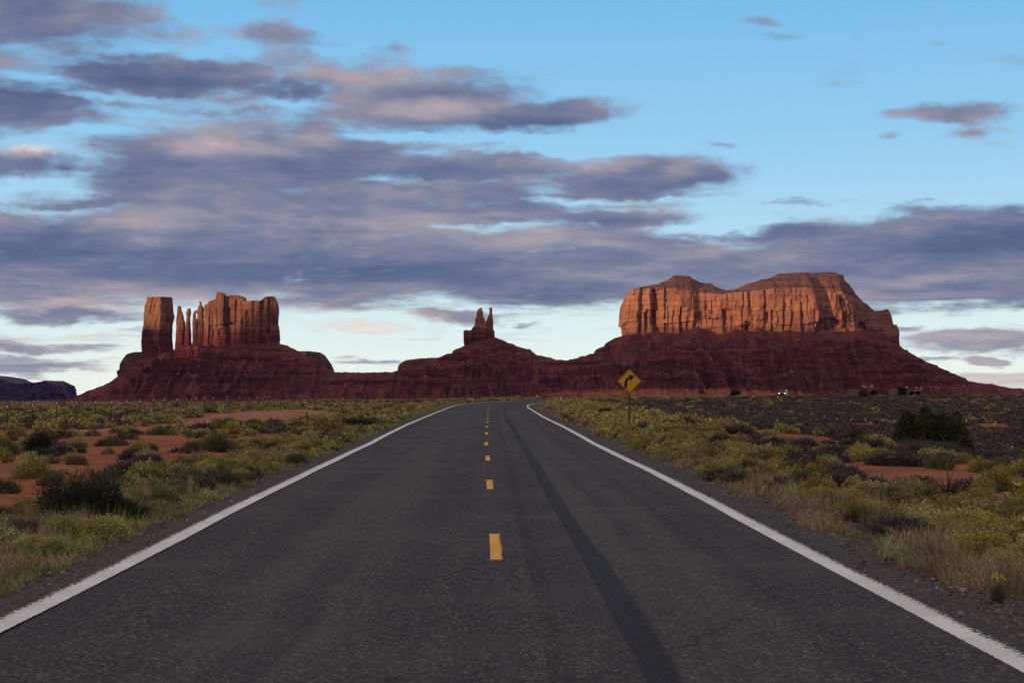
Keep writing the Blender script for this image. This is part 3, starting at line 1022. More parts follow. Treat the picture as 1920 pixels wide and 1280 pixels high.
def blocks(s, z, w, hgt, seed, tilt=.5):
    """joint-bounded slabs: stepped offsets in -.5...5, with each slab's face turned a little"""
    zz = z + 5.0 * pnoise(s / (w * 1.5), seed * 3.1, 0.5) * (hgt / 30.0)
    k = np.floor(zz / hgt + seed)
    u = s / w + .50 * pnoise(s / w * 1.4, seed, 7.7) + k * .37 + .10 * pnoise(z / 18.0, s / 60.0, seed)
    i = np.floor(u)
    f = u - i
    o = hash2(i, k, seed * 7 + 3) - .5
    t = (hash2(i, k, seed * 5 + 61) - .5) * tilt * 2
    return o + t * (f - .5)


def wall_mesh(name, ring, zb, zt, inset, amp, m, nz=60, step=2.0, steps=(), centre=None, seed=0.0, cap=None, yc=None, ncap=10, captop=None, capmat=None, rough=1.0):
    """a cliff: a plan ring (counter-clockwise seen from above) raised from zb to zt(x) with fluting, closed by a cap that runs to the spine"""
    P, s = resample(np.vstack([ring, ring[:1]]), step)
    P, s = P[:-1], s[:-1]
    n = len(P)
    L = s[-1] + step
    T = np.roll(P, -1, 0) - np.roll(P, 1, 0)
    T /= np.linalg.norm(T, axis=1)[:, None] + 1e-9
    for _ in range(3):
        T = (np.roll(T, 1, 0) + T + np.roll(T, -1, 0)) / 3
        T /= np.linalg.norm(T, axis=1)[:, None] + 1e-9
    N = np.stack([T[:, 1], -T[:, 0]], 1)             # outward for a counter-clockwise ring
    ang = s / L * 2 * math.pi
    cxr = L / (2 * math.pi)
    nx, ny = np.cos(ang) * cxr, np.sin(ang) * cxr    # periodic noise coordinates with true lengths
    ztop = zt(P[:, 0])
    v = np.linspace(0, 1, nz)
    rows = []
    shear = .55 * fbm(nx / 95.0, ny / 95.0, seed + 2.0, 2)
    nx0, ny0 = nx, ny
    tx, ty = -np.sin(ang), np.cos(ang)
    for k, vv in enumerate(v):
        z = zb + vv * (ztop - zb)
        dz = (z - zb) * shear                        # cracks lean this way and that
        nx, ny = nx0 + tx * dz, ny0 + ty * dz
        md = np.clip(.70 + 1.5 * fbm(nx0 / 90.0, ny0 / 90.0, z / 60.0 + seed + 20, 2), .08, 1.5)   # smooth walls here, broken columns there
        o = -inset(vv, P[:, 0])
        o = o + amp * (1.0 * fbm(nx / 60.0, ny / 60.0, z / 150.0 + seed, 3) * 6.5
                       - 7.5 * np.maximum(0, ridged(nx / 34.0, ny / 34.0, z / 95.0 + seed + 3, 2) - .62) * 1.1
                       + 12.0 * blocks(s, z, 52.0, 88.0, seed + 1, .9) + md * 7.0 * blocks(s, z, 19.0, 41.0, seed + 2, .7) + md * 3.2 * blocks(s, z, 8.5, 23.0, seed + 4) * rough
                       - 0.9 * md * np.maximum(0, ridged(nx / 13.0, ny / 13.0, z / 60.0 + seed + 7, 2) - .62) * 2.0 * rough
                       + 1.5 * fbm(nx / 7.0, ny / 7.0, z / 22.0 + seed, 3) * rough
                       + .9 * pnoise(nx / 120.0, ny / 120.0, z / 3.4 + seed) * rough
                       + 1.3 * np.sign(pnoise(nx / 40.0, ny / 40.0, z / 16.0 + seed + 9)) * np.abs(pnoise(nx / 40.0, ny / 40.0, z / 16.0 + seed + 9)) ** .5 * rough * .6)
        for (x0, D, Lr, z0, z1) in steps:             # set-backs: the wall drops back at x0 and comes forward again over Lr
            g = sstep(z0 - 6, z0 + 4, z) * sstep(z1 + 5, z1 - 5, z)
            u = (P[:, 0] + 1.6 * fbm(z / 24.0, x0, seed, 2) - x0)
            saw = np.where((u > -1.2) & (u < Lr), np.clip((u + 1.2) / 1.2, 0, 1) * np.clip(1 - u / Lr, 0, 1) ** .8, 0)
            o = o - D * saw * g * (N[:, 1] < -.3)
        q = P + N * o[:, None]
        rows.append(np.stack([q[:, 0], q[:, 1], z], 1))
    W = np.array(rows)
    faces = grid_faces(nz, n, wrap=True)
    me = mesh_np(name, W.reshape(-1, 3), faces, m, smooth=False)
    # cap
    top = W[-1]
    xmin, xmax = P[:, 0].min(), P[:, 0].max()
    ycv = yc if yc is not None else P[:, 1].mean()
    half = (P[:, 1].max() - P[:, 1].min()) / 2
    mg = min(half * .5, (xmax - xmin) * .25)
    spine = np.stack([np.clip(top[:, 0], xmin + mg, xmax - mg), np.full(n, ycv)], 1)
    capr = [top]
    for i in range(1, ncap + 1):
        t = i / ncap
        q = top[:, :2] * (1 - t) + spine * t
        if captop is None:
            z = zt(q[:, 0]) + (.0 if i == ncap else 1.0 * fbm(q[:, 0] / 9.0, q[:, 1] / 9.0, seed, 2)) * amp
            z = np.minimum(z, zt(q[:, 0]))
        else:
            r0 = zt(q[:, 0])
            hi = captop(q[:, 0])
            f = cap(t)
            hi = hi + .9 * np.abs(fbm(q[:, 0] / 7.0, 3.0, seed, 3))
            z = r0 + (hi - r0) * f + (0 if i == ncap else 1.0) * (1.2 + 4.0 * min(1, 3 * t) * (1 - t)) * (fbm(q[:, 0] / 16.0, q[:, 1] / 30.0, seed, 3) - .2)
        capr.append(np.stack([q[:, 0], q[:, 1], z], 1))
    C = np.array(capr)
    cme = mesh_np(name, C.reshape(-1, 3), grid_faces(ncap + 1, n, wrap=True), capmat or m, smooth=False)
    return me, cme


def join(name, *mes):
    vs, fs, mats, mi, off = [], [], [], [], 0
    for me in mes:
        nv = len(me.vertices)
        co = np.empty(nv * 3, np.float32)
        me.vertices.foreach_get('co', co)
        ix = np.empty(len(me.loops), np.int32)
        me.loops.foreach_get('vertex_index', ix)
        k = len(me.loops) // len(me.polygons)
        vs.append(co.reshape(-1, 3))
        fs.append(ix.reshape(-1, k) + off)
        m = me.materials[0]
        if m not in mats:
            mats.append(m)
        mi.append(np.full(len(me.polygons), mats.index(m), np.int32))
        off += nv
        bpy.data.meshes.remove(me)
    return mesh_np(name, np.vstack(vs), np.vstack(fs), mats, np.concatenate(mi))


def loft_mesh(name, left, right, y0, depth, m, unit=None, step=2.2, seed=0.0, amp=1.0, twist=0.0, n=None, top_round=0.6):
    """a pillar between two outlines (px,row): the cross-section `unit` is scaled to the outline at each height"""
    left, right = np.array(left, float), np.array(right, float)
    ztop = zrow(min(left[:, 1].min(), right[:, 1].min()), y0)
    zbot = zrow(max(left[:, 1].max(), right[:, 1].max()), y0)
    if unit is None:
        a = np.linspace(0, 2 * math.pi, 13)[:-1]
        unit = np.stack([np.sign(np.cos(a)) * np.abs(np.cos(a)) ** .8, np.sign(np.sin(a)) * np.abs(np.sin(a)) ** .8], 1)
    U = np.asarray(unit, float)
    U = U.copy()
    U[:, 0] = (U[:, 0] - U[:, 0].min()) / (U[:, 0].max() - U[:, 0].min()) * 2 - 1
    wmax = (xpx(right[:, 0].max(), y0) - xpx(left[:, 0].min(), y0)) / 2
    per = np.linalg.norm(np.diff(np.vstack([U, U[:1]]) * np.array([wmax, depth]), axis=0), axis=1).sum()
    n = n or max(20, int(per / step))
    d = np.concatenate([[0], np.cumsum(np.linalg.norm(np.diff(np.vstack([U, U[:1]]), axis=0), axis=1))])
    t = np.linspace(0, d[-1], n, endpoint=False)
    UU = np.vstack([U, U[:1]])
    C = np.stack([np.interp(t, d, UU[:, 0]), np.interp(t, d, UU[:, 1])], 1)
    nz = max(14, int((ztop - zbot) / step))
    lz, rzv = zrow(left[:, 1], y0), zrow(right[:, 1], y0)
    lo, ro = np.argsort(lz), np.argsort(rzv)
    zs = np.linspace(zbot, ztop, nz)
    ang = np.linspace(0, 2 * math.pi, n, endpoint=False)
    R0 = per / (2 * math.pi)
    nx, ny = np.cos(ang) * R0, np.sin(ang) * R0
    rings = []
    for z in zs:
        a = xpx(np.interp(z, lz[lo], left[lo, 0]), y0)
        b = xpx(np.interp(z, rzv[ro], right[ro, 0]), y0)
        xc, hw = (a + b) / 2, max((b - a) / 2, .4)
        dd = depth * (.35 + .65 * hw / wmax)
        px = xc + C[:, 0] * hw
        py = y0 + C[:, 1] * dd
        o = amp * (1.6 * fbm(nx / 16.0, ny / 16.0, z / 60.0 + seed, 2) - 2.6 * np.maximum(0, ridged(nx / 9.0, ny / 9.0, z / 70.0 + seed, 2) - .62) * 2
                   + .7 * fbm(nx / 5.0, ny / 5.0, z / 12.0 + seed, 2) + 3.4 * blocks(t / d[-1] * per, z, 16.0, 40.0, int(seed) % 50 + 1) + 1.8 * blocks(t / d[-1] * per, z, 7.0, 19.0, int(seed) % 50 + 2) + .5 * pnoise(nx / 60., ny / 60., z / 3.0 + seed))
        o = o * min(1.0, hw / 8.0)
        ln = np.sqrt(C[:, 0] ** 2 + C[:, 1] ** 2) + 1e-6
        px = px + C[:, 0] / ln * o
        py = py + C[:, 1] / ln * o
        rings.append(np.stack([px, py, np.full(n, z)], 1))
    W = np.array(rings)
    c = W[-1].mean(0)
    for f, dz in ((.6, .4), (.15, .6)):
        q = c + (W[nz - 1] - c) * f
        q[:, 2] = ztop + dz
        W = np.concatenate([W, q[None]], 0)
    return mesh_np(name, W.reshape(-1, 3), grid_faces(len(W), n, wrap=True), m, smooth=False)


def local(me, base):
    """move mesh data so that its object can sit at base"""
    me.transform(Matrix.Translation(-Vector(base)))
    return me


def skyline(pts, y):
    p = np.array(pts, float)
    xs, zs = xpx(p[:, 0], y), zrow(p[:, 1], y)
    return lambda x: np.interp(x, xs, zs)


def build_buttes():
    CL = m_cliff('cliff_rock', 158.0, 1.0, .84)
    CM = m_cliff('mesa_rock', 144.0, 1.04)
    CAP = mat('mesa_cap', b_cap)
    # ---- great mesa on the right
    T = skyline([(1150, 545), (1187, 539), (1195, 537), (1210, 537), (1233, 532.5), (1241, 529), (1253.4, 524.4), (1263, 517), (1276.5, 516), (1290, 517.6), (1294.7, 518.3), (1295.6, 521), (1315.7, 530.5), (1334.7, 531.8),
                 (1337.4, 536), (1353.6, 543), (1365.8, 544), (1376.7, 543), (1390, 538), (1398, 534), (1401, 532), (1415.6, 529), (1425, 525), (1442, 522), (1461, 513.3), (1493.8, 511), (1525, 511.3), (1565.6, 510.2),
                 (1573.4, 514), (1582, 514.4), (1583.6, 518.8), (1601.6, 529.7), (1603, 532.8), (1613.3, 538.3), (1616.4, 546), (1622, 552), (1640, 560)], 4010)
    rim = skyline([(1150, 542), (1187, 541), (1233, 539), (1270, 541), (1300, 546), (1350, 551), (1400, 546), (1450, 541), (1500, 540), (1560, 542), (1600, 546), (1618, 552), (1640, 558)], 3900)
    rim2 = lambda x: np.minimum(rim(x), T(x))
    ring = [(1166.3, 3985), (1167, 3945), (1175, 3915), (1197, 3896), (1228, 3892), (1260, 3884), (1300, 3892), (1340, 3894), (1372, 3886), (1400, 3880), (1440, 3884), (1480, 3875), (1528, 3874), (1538, 3896), (1560, 3908), (1588, 3922), (1604, 3942), (1617, 3972), (1622, 4010),
            (1618, 4080), (1560, 4130), (1400, 4150), (1260, 4130), (1190, 4080)]
    ring = np.array([(xpx(p, y), y) for p, y in ring])
    ring = smooth_poly(np.vstack([ring, ring[:1]]), 1)[:-1]
    X = lambda px: xpx(px, 3890)
    st = [(X(1197), 15, 26, 150, 262), (X(1210), 7, 14, 120, 200), (X(1224), 19, 24, 150, 268), (X(1246), 9, 20, 150, 270), (X(1252), 5, 12, 110, 215), (X(1262), 6, 14, 110, 205), (X(1275), 9, 16, 110, 212), (X(1288), 5, 14, 110, 190),
          (X(1301), 7, 20, 110, 196), (X(1336), 8, 16, 195, 232), (X(1357), 11, 26, 110, 205), (X(1371), 7, 16, 110, 190), (X(1391), 6, 18, 110, 215), (X(1404), 9, 24, 205, 268), (X(1433), 8, 22, 175, 265), (X(1446), 7, 24, 110, 205),
          (X(1468), 6, 18, 150, 272), (X(1482), 8, 18, 110, 230), (X(1500), 6, 20, 120, 225), (X(1512), 5, 15, 190, 255), (X(1534), 22, 40, 130, 272), (X(1556), 6, 14, 110, 215), (X(1568), 8, 18, 110, 190), (X(1586), 10, 16, 130, 235), (X(1596), 9, 20, 120, 262)]
    x_l = xpx(1166, 3950)

    def ins(v, x):
        k = 9 + 20 * np.exp(-np.maximum(x - x_l, 0) / 22.0)
        return 5.0 * v + k * np.clip((v - .60) / .40, 0, 1) ** 2
    base = (xpx(1400, 4000), 4000, 100)
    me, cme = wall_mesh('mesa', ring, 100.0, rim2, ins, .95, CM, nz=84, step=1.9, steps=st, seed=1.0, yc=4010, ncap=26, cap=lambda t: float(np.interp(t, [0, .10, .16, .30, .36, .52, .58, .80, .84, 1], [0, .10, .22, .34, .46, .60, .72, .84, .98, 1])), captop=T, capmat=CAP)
    mesa = thing('mesa', 'broad flat-topped sandstone mesa with glowing orange cliffs, right of the road sign', 'mesa', base, None, local(me, base))
    link('cap_slope', local(cme, base), mesa, label='dark scrubby upper slope of the mesa')
    sh = skyline([(1600, 560), (1620, 572), (1625, 577), (1634.4, 584.4), (1649, 582.8), (1650.8, 586), (1657.8, 580.5), (1664, 580.5), (1668.8, 587.5), (1674, 607.8), (1676.6, 610), (1681, 607.8), (1683.6, 617), (1685, 628), (1690, 634)], 4106)
    r2 = [(1596, 4060), (1606, 4052), (1630, 4060), (1655, 4074), (1672, 4086), (1684, 4096), (1686.5, 4110), (1680, 4140), (1640, 4150), (1600, 4140)]
    r2 = np.array([(xpx(p, y), y) for p, y in r2])
    me, cme = wall_mesh('shoulder', r2, 84.0, sh, lambda v, x: 2.0 * v + 0 * x, .6, CM, nz=60, step=2.0, seed=4.0, yc=4106, ncap=8)
    link('shoulder', local(join('shoulder', me, cme), base), mesa, label='lower shaded buttress at the right end of the mesa')
    # ---- left group: block
    sk = skyline([(379, 600), (382.6, 590), (383.6, 571.6), (387, 571), (388.5, 574), (391, 570), (394, 566.7), (400.5, 564), (409, 561), (410, 547.7), (416.7, 548.4), (418.8, 552), (423, 554.8), (432, 557.6), (435.6, 554.8), (444.8, 554), (452.5, 554.8),
                  (456, 557), (458.8, 565.3), (468.7, 566), (471.5, 564.6), (484.8, 564), (487, 567.4), (492.6, 563), (499, 558), (503.8, 557), (513.7, 556), (515.8, 561), (518.6, 566.7), (519.4, 573), (521.8, 574.5), (524, 600), (528, 640)], 4000)
    r = [(382.2, 3992), (383.5, 3974), (392, 3964), (408, 3960), (424, 3956), (440, 3966), (470, 3962), (495, 3964), (512, 3962), (519.5, 3974), (521.5, 3995), (520, 4022), (500, 4036), (440, 4040), (400, 4030), (385, 4012)]
    r = np.array([(xpx(p, 4000), y) for p, y in r])
    X = lambda px: xpx(px, 4000)
    st = [(X(397), 4, 9, 120, 215), (X(402), 4, 8, 120, 205), (X(425), 12, 17, 165, 260), (X(434), 8, 14, 120, 214), (X(444), 5, 12, 120, 235), (X(457), 5, 12, 120, 190), (X(464), 5, 13, 120, 205), (X(478), 4, 12, 120, 240), (X(492), 9, 16, 120, 238), (X(505), 8, 12, 150, 245)]
    base = (xpx(450, 4000), 4000, 90)
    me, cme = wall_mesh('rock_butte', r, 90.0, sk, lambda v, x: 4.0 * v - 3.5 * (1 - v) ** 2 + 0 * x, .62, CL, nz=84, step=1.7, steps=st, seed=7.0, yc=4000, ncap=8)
    thing('rock_butte', 'wide jagged-topped castle butte of brown sandstone beside the three thin spires', 'butte', base, None, local(join('rock_butte', me, cme), base))
    # ---- left pillar
    U = [(-1, -.05), (-.8, -.52), (.34, -1.0), (1, -.02), (1, .55), (.35, 1), (-.7, .8)]
    L = [(275.3, 560.5), (274.5, 566), (272, 573), (269.7, 586), (269.2, 598), (268, 612), (267.6, 624), (266.3, 638), (267, 659), (264, 674), (258, 690)]
    Rr = [(320.3, 557), (320.8, 566), (322, 580), (323, 596), (320.8, 604), (319.8, 612), (319.6, 625), (320.5, 647), (324, 660), (330, 690)]
    base = (xpx(294, 4000), 3998, 80)
    me = loft_mesh('rock_pillar', L, Rr, 3998, 36, CL, U, step=1.8, seed=2.0, amp=1.0)
    thing('rock_pillar', 'thick free-standing sandstone pillar with bright orange left face, far left of the butte group', 'rock pillar', base, None, local(me, base))
    # ---- thin spires between pillar and block
    def spire(label, L, Rr, y, dep, extra=()):
        pxm = np.mean([p[0] for p in L] + [p[0] for p in Rr])
        b = (xpx(pxm, y), y, 80)
        ms = [loft_mesh('rock_spire', L, Rr, y, dep, CL, None, step=1.3, seed=pxm, amp=.55)]
        for (l2, r2, y2, d2) in extra:
            ms.append(loft_mesh('rock_spire', l2, r2, y2, d2, CL, None, step=1.2, seed=pxm + 3, amp=.4))
        thing('rock_spire', label, 'rock spire', b, None, local(join('rock_spire', *ms), b))
    spire('leftmost of the three thin spires, tall blade with a stepped right shoulder',
          [(333.8, 573.3), (331.8, 577), (331, 590), (330, 600.5), (329, 620), (328, 638), (327.3, 655), (324, 690)],
          [(338, 573.4), (339.4, 579), (340.6, 583), (343.2, 590.6), (343.6, 600), (346, 602), (346.6, 609), (346.8, 640), (350, 690)], 3992, 15)
    spire('middle thin spire with a rounded knob on its head',
          [(351.2, 578.5), (349, 583), (348, 588), (349.2, 594), (348.6, 602), (347.4, 610), (346.4, 640), (345, 690)],
          [(356.6, 578.2), (357.3, 583), (357.4, 589), (356, 597), (356.4, 605), (357.6, 619), (357.6, 640), (359, 650), (364, 690)], 3984, 12)
    spire('rightmost thin spire, wearing a small flat cap stone, beside the castle butte',
          [(372.0, 566.3), (372.6, 568), (374.4, 569.2), (372.4, 573), (370, 578), (369.4, 584), (370, 600), (368, 640), (364, 690)],
          [(377.6, 566.2), (377.0, 568), (376.2, 569.5), (378.6, 572.5), (380.8, 577), (381.6, 592), (382.6, 612), (384, 650), (390, 690)], 3988, 14,
          extra=[([(362.8, 585.8), (361, 589), (360.2, 603), (359.6, 641), (355, 690)], [(366.0, 584), (366.6, 589), (367.0, 596), (371, 600), (373, 641), (376, 690)], 3986, 12),
                 ([(364.5, 583.4), (364.2, 586.5), (366, 587)], [(370.4, 581.6), (370.6, 585), (370.4, 587)], 3987, 7)])
    ped = loft_mesh('rock_ledge', [(331, 648), (329, 656), (327.5, 668), (326, 682), (322, 700)], [(384, 648), (384, 660), (382, 672), (374, 686), (368, 700)], 3962, 24, CL, None, step=1.6, seed=51.0, amp=1.0)
    b = (xpx(352, 3962), 3962, 60)
    thing('rock_ledge', 'sunlit banded rock ledge on which the thin spires stand', 'rock ledge', b, None, local(ped, b))
    # ---- middle butte: a base block with two fingers
    base = (xpx(900, 4000), 4000, 90)
    sk = skyline([(869, 626), (871, 620), (873, 618.5), (877, 619.6), (882, 619.4), (884, 618), (886.6, 614), (895, 612), (912, 612), (925, 618), (927, 619.6), (927.6, 632), (930, 640)], 4000)
    r = [(870.6, 4000), (871.2, 3986), (880, 3978), (892, 3974), (906, 3968), (916, 3976), (925, 3980), (927.4, 3996), (926, 4016), (905, 4026), (880, 4020)]
    r = np.array([(xpx(p, 4000), y) for p, y in r])
    X = lambda px: xpx(px, 4000)
    st = [(X(875), 4, 6, 90, 165), (X(887), 5, 8, 90, 165), (X(898), 3, 6, 90, 175), (X(915.5), 8, 16, 90, 180)]
    me, cme = wall_mesh('rock_butte', r, 85.0, sk, lambda v, x: 1.5 * v + 0 * x, .42, CL, nz=60, step=1.4, steps=st, seed=12.0, yc=4000, ncap=6)
    king = thing('rock_butte', 'small two-fingered rock butte standing on the central hill straight over the road', 'butte', base, None, local(join('rock_butte', me, cme), base))
    f1 = loft_mesh('spire', [(901, 576.4), (897.8, 578), (894.5, 583), (893.5, 586), (894.2, 593), (892, 595.6), (891, 598.4), (890.4, 608), (886.8, 613), (884.5, 618), (884, 640)],
                   [(902.8, 576.6), (903.9, 579), (905.4, 587), (905.8, 592), (908.4, 595.5), (910.2, 603.5), (913, 608), (914, 640)], 3992, 15, CL, None, step=1.2, seed=21.0, amp=.5)
    link('spire', local(f1, base), king, label='bulky rounded left finger')
    f2 = loft_mesh('spire', [(917.4, 576.6), (916.3, 578.2), (917.2, 579.4), (917.4, 589.6), (915.4, 590.8), (913.4, 598.4), (911.2, 602.6), (908.5, 608), (906, 640)],
                   [(922, 576.4), (923, 578.6), (923.2, 589.8), (924, 600), (924.8, 608.7), (925.3, 619), (927, 640)], 3994, 10, CL, [(-1, -.2), (.1, -1), (1, -.1), (.9, .7), (0, 1), (-.9, .6)], step=1.2, seed=25.0, amp=.4)
    link('spire', local(f2, base), king, label='slender right finger with a narrow neck')
    # ---- mesa peeping out behind the left group
    y = 6000
    sk = skyline([(214, 706), (218.4, 689), (224, 680), (232.5, 673), (242, 665), (257.5, 660.6), (300, 659), (556, 659), (592, 659), (595, 661), (599.7, 664), (607.5, 675), (617, 682.5), (621, 696), (624, 710)], y)
    r = [(217.5, 6000), (219, 5960), (236, 5930), (262, 5925), (400, 5880), (560, 5900), (590, 5925), (600, 5990), (616, 6060), (621.6, 6120), (615, 6200), (400, 6260), (240, 6160)]
    r = np.array([(xpx(p, y), yy) for p, yy in r])
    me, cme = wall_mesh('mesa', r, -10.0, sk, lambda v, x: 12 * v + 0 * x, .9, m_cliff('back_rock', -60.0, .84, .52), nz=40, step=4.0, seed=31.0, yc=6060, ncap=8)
    base = (xpx(420, y), y, 0)
    thing('mesa', 'distant low mesa partly hidden behind the left butte group, one end showing on each side', 'mesa', base, None, local(join('mesa', me, cme), base))
    # ---- far mesa at the left edge
    y = 12500
    sk = skyline([(-400, 690), (-200, 694), (-60, 700), (0, 706), (20, 710), (35, 717), (50, 719), (65, 717.5), (80, 717), (88, 715), (97, 713), (110, 720), (121, 724), (122.6, 735), (123.5, 745)], y)
    r = [(-380, 12500), (-350, 12250), (-150, 12200), (20, 12260), (60, 12300), (100, 12290), (121, 12360), (123, 12500), (118, 12900), (-350, 13000)]
    r = np.array([(xpx(p, 12500), yy) for p, yy in r])
    me, cme = wall_mesh('mesa', r, -90.0, sk, lambda v, x: 30 * v + 0 * x, 3.0, plain('far_shale', (.060, .034, .036), .95, var=.35, scale=.004), nz=30, step=14.0, seed=41.0, yc=12550, ncap=8)
    base = (xpx(-100, y), y, -90)
    thing('mesa', 'far blue-grey mesa at the left edge of the view behind the fence', 'mesa', base, None, local(join('mesa', me, cme), base))


def b_rubble(n, p, out):
    c = n.ramp(n.island(), [(0, (.15, .050, .036, 1)), (.6, (.26, .092, .060, 1)), (1, (.36, .15, .10, 1))])
    n.set(p.inputs['Base Color'], c)
    p.inputs['Roughness'].default_value = .95


def build_shade_ridge():
    """an added ridge, unseen behind the camera and shaped to keep the low sun off the plain and the foot of the buttes"""
    L = 3000.0
    sx, sy = S2
    ex, ey = -sy, sx                                   # along the ridge
    te = math.tan(SUN_EL)
    if ex < 0:
        ex, ey = -ex, -ey
    tg = []  # shadow edges wanted on the buttes set the ridge height
    for px, y, row in ((200, 4000, 640), (262, 4000, 616), (322, 4000, 618), (328, 3965, 692), (374, 3965, 692), (382, 4000, 640), (393, 4000, 582), (524, 4000, 578), (600, 4000, 578), (860, 4000, 588), (930, 4000, 588), (1000, 4000, 630), (1166, 3900, 628), (1300, 3880, 627), (1600, 3890, 628), (1700, 4000, 640)):
        x = xpx(px, y)
        z = zrow(row, y)
        along = -(x * sx + y * sy)
        tg.append((x * ex + y * ey, z + (along + L) * te))
    y = 5920
    for px, row in ((217, 640), (270, 640), (540, 700), (625, 700)):
        x = xpx(px, y)
        tg.append((x * ex + y * ey, zrow(row, y) + (-(x * sx + y * sy) + L) * te))
    tg.sort()
    tg = np.array(tg)
    us = np.linspace(-18000, 2500, 1200)
    us = np.sort(np.concatenate([us, tg[:, 0], tg[:, 0] - 2, tg[:, 0] + 2]))
    hs = np.interp(us, np.concatenate([[-18000, -9500, tg[0, 0] - 400], tg[:, 0], [tg[-1, 0] + 700, 2500]]), np.concatenate([[1350, 1250, tg[0, 1]], tg[:, 1], [540, 520]]))
    hs = hs + 2.0 * fbm(us / 40.0, 3.3, 0, 2)
    prof = [(-900, -30, 0), (-350, .42, 1), (-160, .62, 1), (-140, 1.0, 1), (140, 1.0, 1), (170, .6, 1), (420, .4, 1), (1000, -30, 0)]
    rows = []
    for (off, f, rel) in prof:
        z = hs * f if rel else np.full(len(us), f)
        d = L + off
        w = off + (30 * fbm(us / 120.0, off, 0, 2) if abs(off) > 141 else 0)
        rows.append(np.stack([us * ex + (L + w) * sx, us * ey + (L + w) * sy, z], 1))
    v = np.array(rows).reshape(-1, 3)
    structure('hills', mesh_np('hills', v, grid_faces(len(prof), len(us)), mat('talus', b_talus), attrs={'sand': np.zeros(len(v))}))  # added ridge out of view, there only to cast shade


def build_rubble():
    rng = np.random.default_rng(61)
    base = np.array([(1, 0, -.4), (0, 1, -.4), (-1, 0, -.4), (0, -1, -.4), (.55, .1, .6), (.1, .5, .7), (-.6, 0, .5), (0, -.55, .6)])
    bf = np.array([(0, 1, 5, 4), (1, 2, 6, 5), (2, 3, 7, 6), (3, 0, 4, 7), (4, 5, 6, 7)])
    for nm, n, s0, s1, m, lab in (('rubble', 2600, .7, 2.1, mat('rubble_rock', b_rubble), 'fallen sandstone blocks strewn over the talus slopes'),
                                  ('scrub', 2600, .9, 2.0, leafy('slope_scrub', [(.030, .030, .016, 1), (.05, .046, .024, 1)], posvar=.1), 'scattered dark desert bushes dotting the talus slopes')):
        x = rng.uniform(-1250, 1400, n)
        y = rng.uniform(3500, 4010, n)
        h, sand = talus_h(x, y)
        cl = fbm(x / 60.0, y / 60.0, 3.0 if nm == 'rubble' else 9.0, 3)
        lowest = sstep(60, 5, h) if nm == 'scrub' else sstep(-10, 30, h)
        k = (h > -8) & (cl + .5 * lowest + rng.uniform(-.5, .5, n) > .25)
        x, y, h = x[k], y[k], h[k]
        n = len(x)
        s = s0 + (s1 - s0) * rng.uniform(0, 1, n) ** 3
        if nm == 'rubble':
            s *= 1 + 1.2 * (rng.uniform(0, 1, n) > .96)
        j = base[None] * (1 + .3 * rng.normal(size=(n, 8, 3))) * s[:, None, None] * np.array([1.1, 1, .9])
        V = (j + np.stack([x, y, h + .3 * s], 1)[:, None, :]).reshape(-1, 3)
        F = (np.arange(n)[:, None, None] * 8 + bf[None]).reshape(-1, 4)
        link(nm, mesh_np(nm, V, F, m), kind='stuff', label=lab)


build_talus()
build_rubble()
build_buttes()
build_shade_ridge()


# ------------------------------------------------------------------ where a photo column and row meet the ground
def hit(px, row):
    ys = np.concatenate([np.arange(6, 120, .1), np.arange(120, 900, .5)])
    x = (px - CX) / FPX * ys
    zray = CAMZ + (HOR - row) / FPX * ys
    g = terrain(x, ys)
    k = np.argmax(zray <= g)
    return float(x[k]), float(ys[k]), float(g[k])


def ground_z(x, y):
    return float(terrain(x, y))


# ------------------------------------------------------------------ foliage
def rand_dirs(n, rng, zmin=-.15):
    z = rng.uniform(zmin, 1, n)
    a = rng.uniform(0, 2 * math.pi, n)
    r = np.sqrt(1 - z * z)
    return np.stack([r * np.cos(a), r * np.sin(a), z], 1)


def quads(p, o, ln, wd, rng, tip=.35):
    """tapered blades from p along o"""
    n = len(p)
    o = o / (np.linalg.norm(o, axis=1)[:, None] + 1e-9)
    t = rng.normal(size=(n, 3))
    s = np.cross(o, t)
    s /= np.linalg.norm(s, axis=1)[:, None] + 1e-9
    ln, wd = np.broadcast_to(ln, n)[:, None], np.broadcast_to(wd, n)[:, None]
    a = p - s * wd / 2
    b = p + s * wd / 2
    c = p + o * ln + s * wd / 2 * tip
    d = p + o * ln - s * wd / 2 * tip
    return np.stack([a, b, c, d], 1).reshape(-1, 3)


def dome(rng, seed, lump=.3):
    return lambda d: .80 + lump * pnoise(d[:, 0] * 1.9 + seed, d[:, 1] * 1.9, d[:, 2] * 1.9) + .16 * pnoise(d[:, 0] * 4.6 + seed, d[:, 1] * 4.6, d[:, 2] * 4.6)


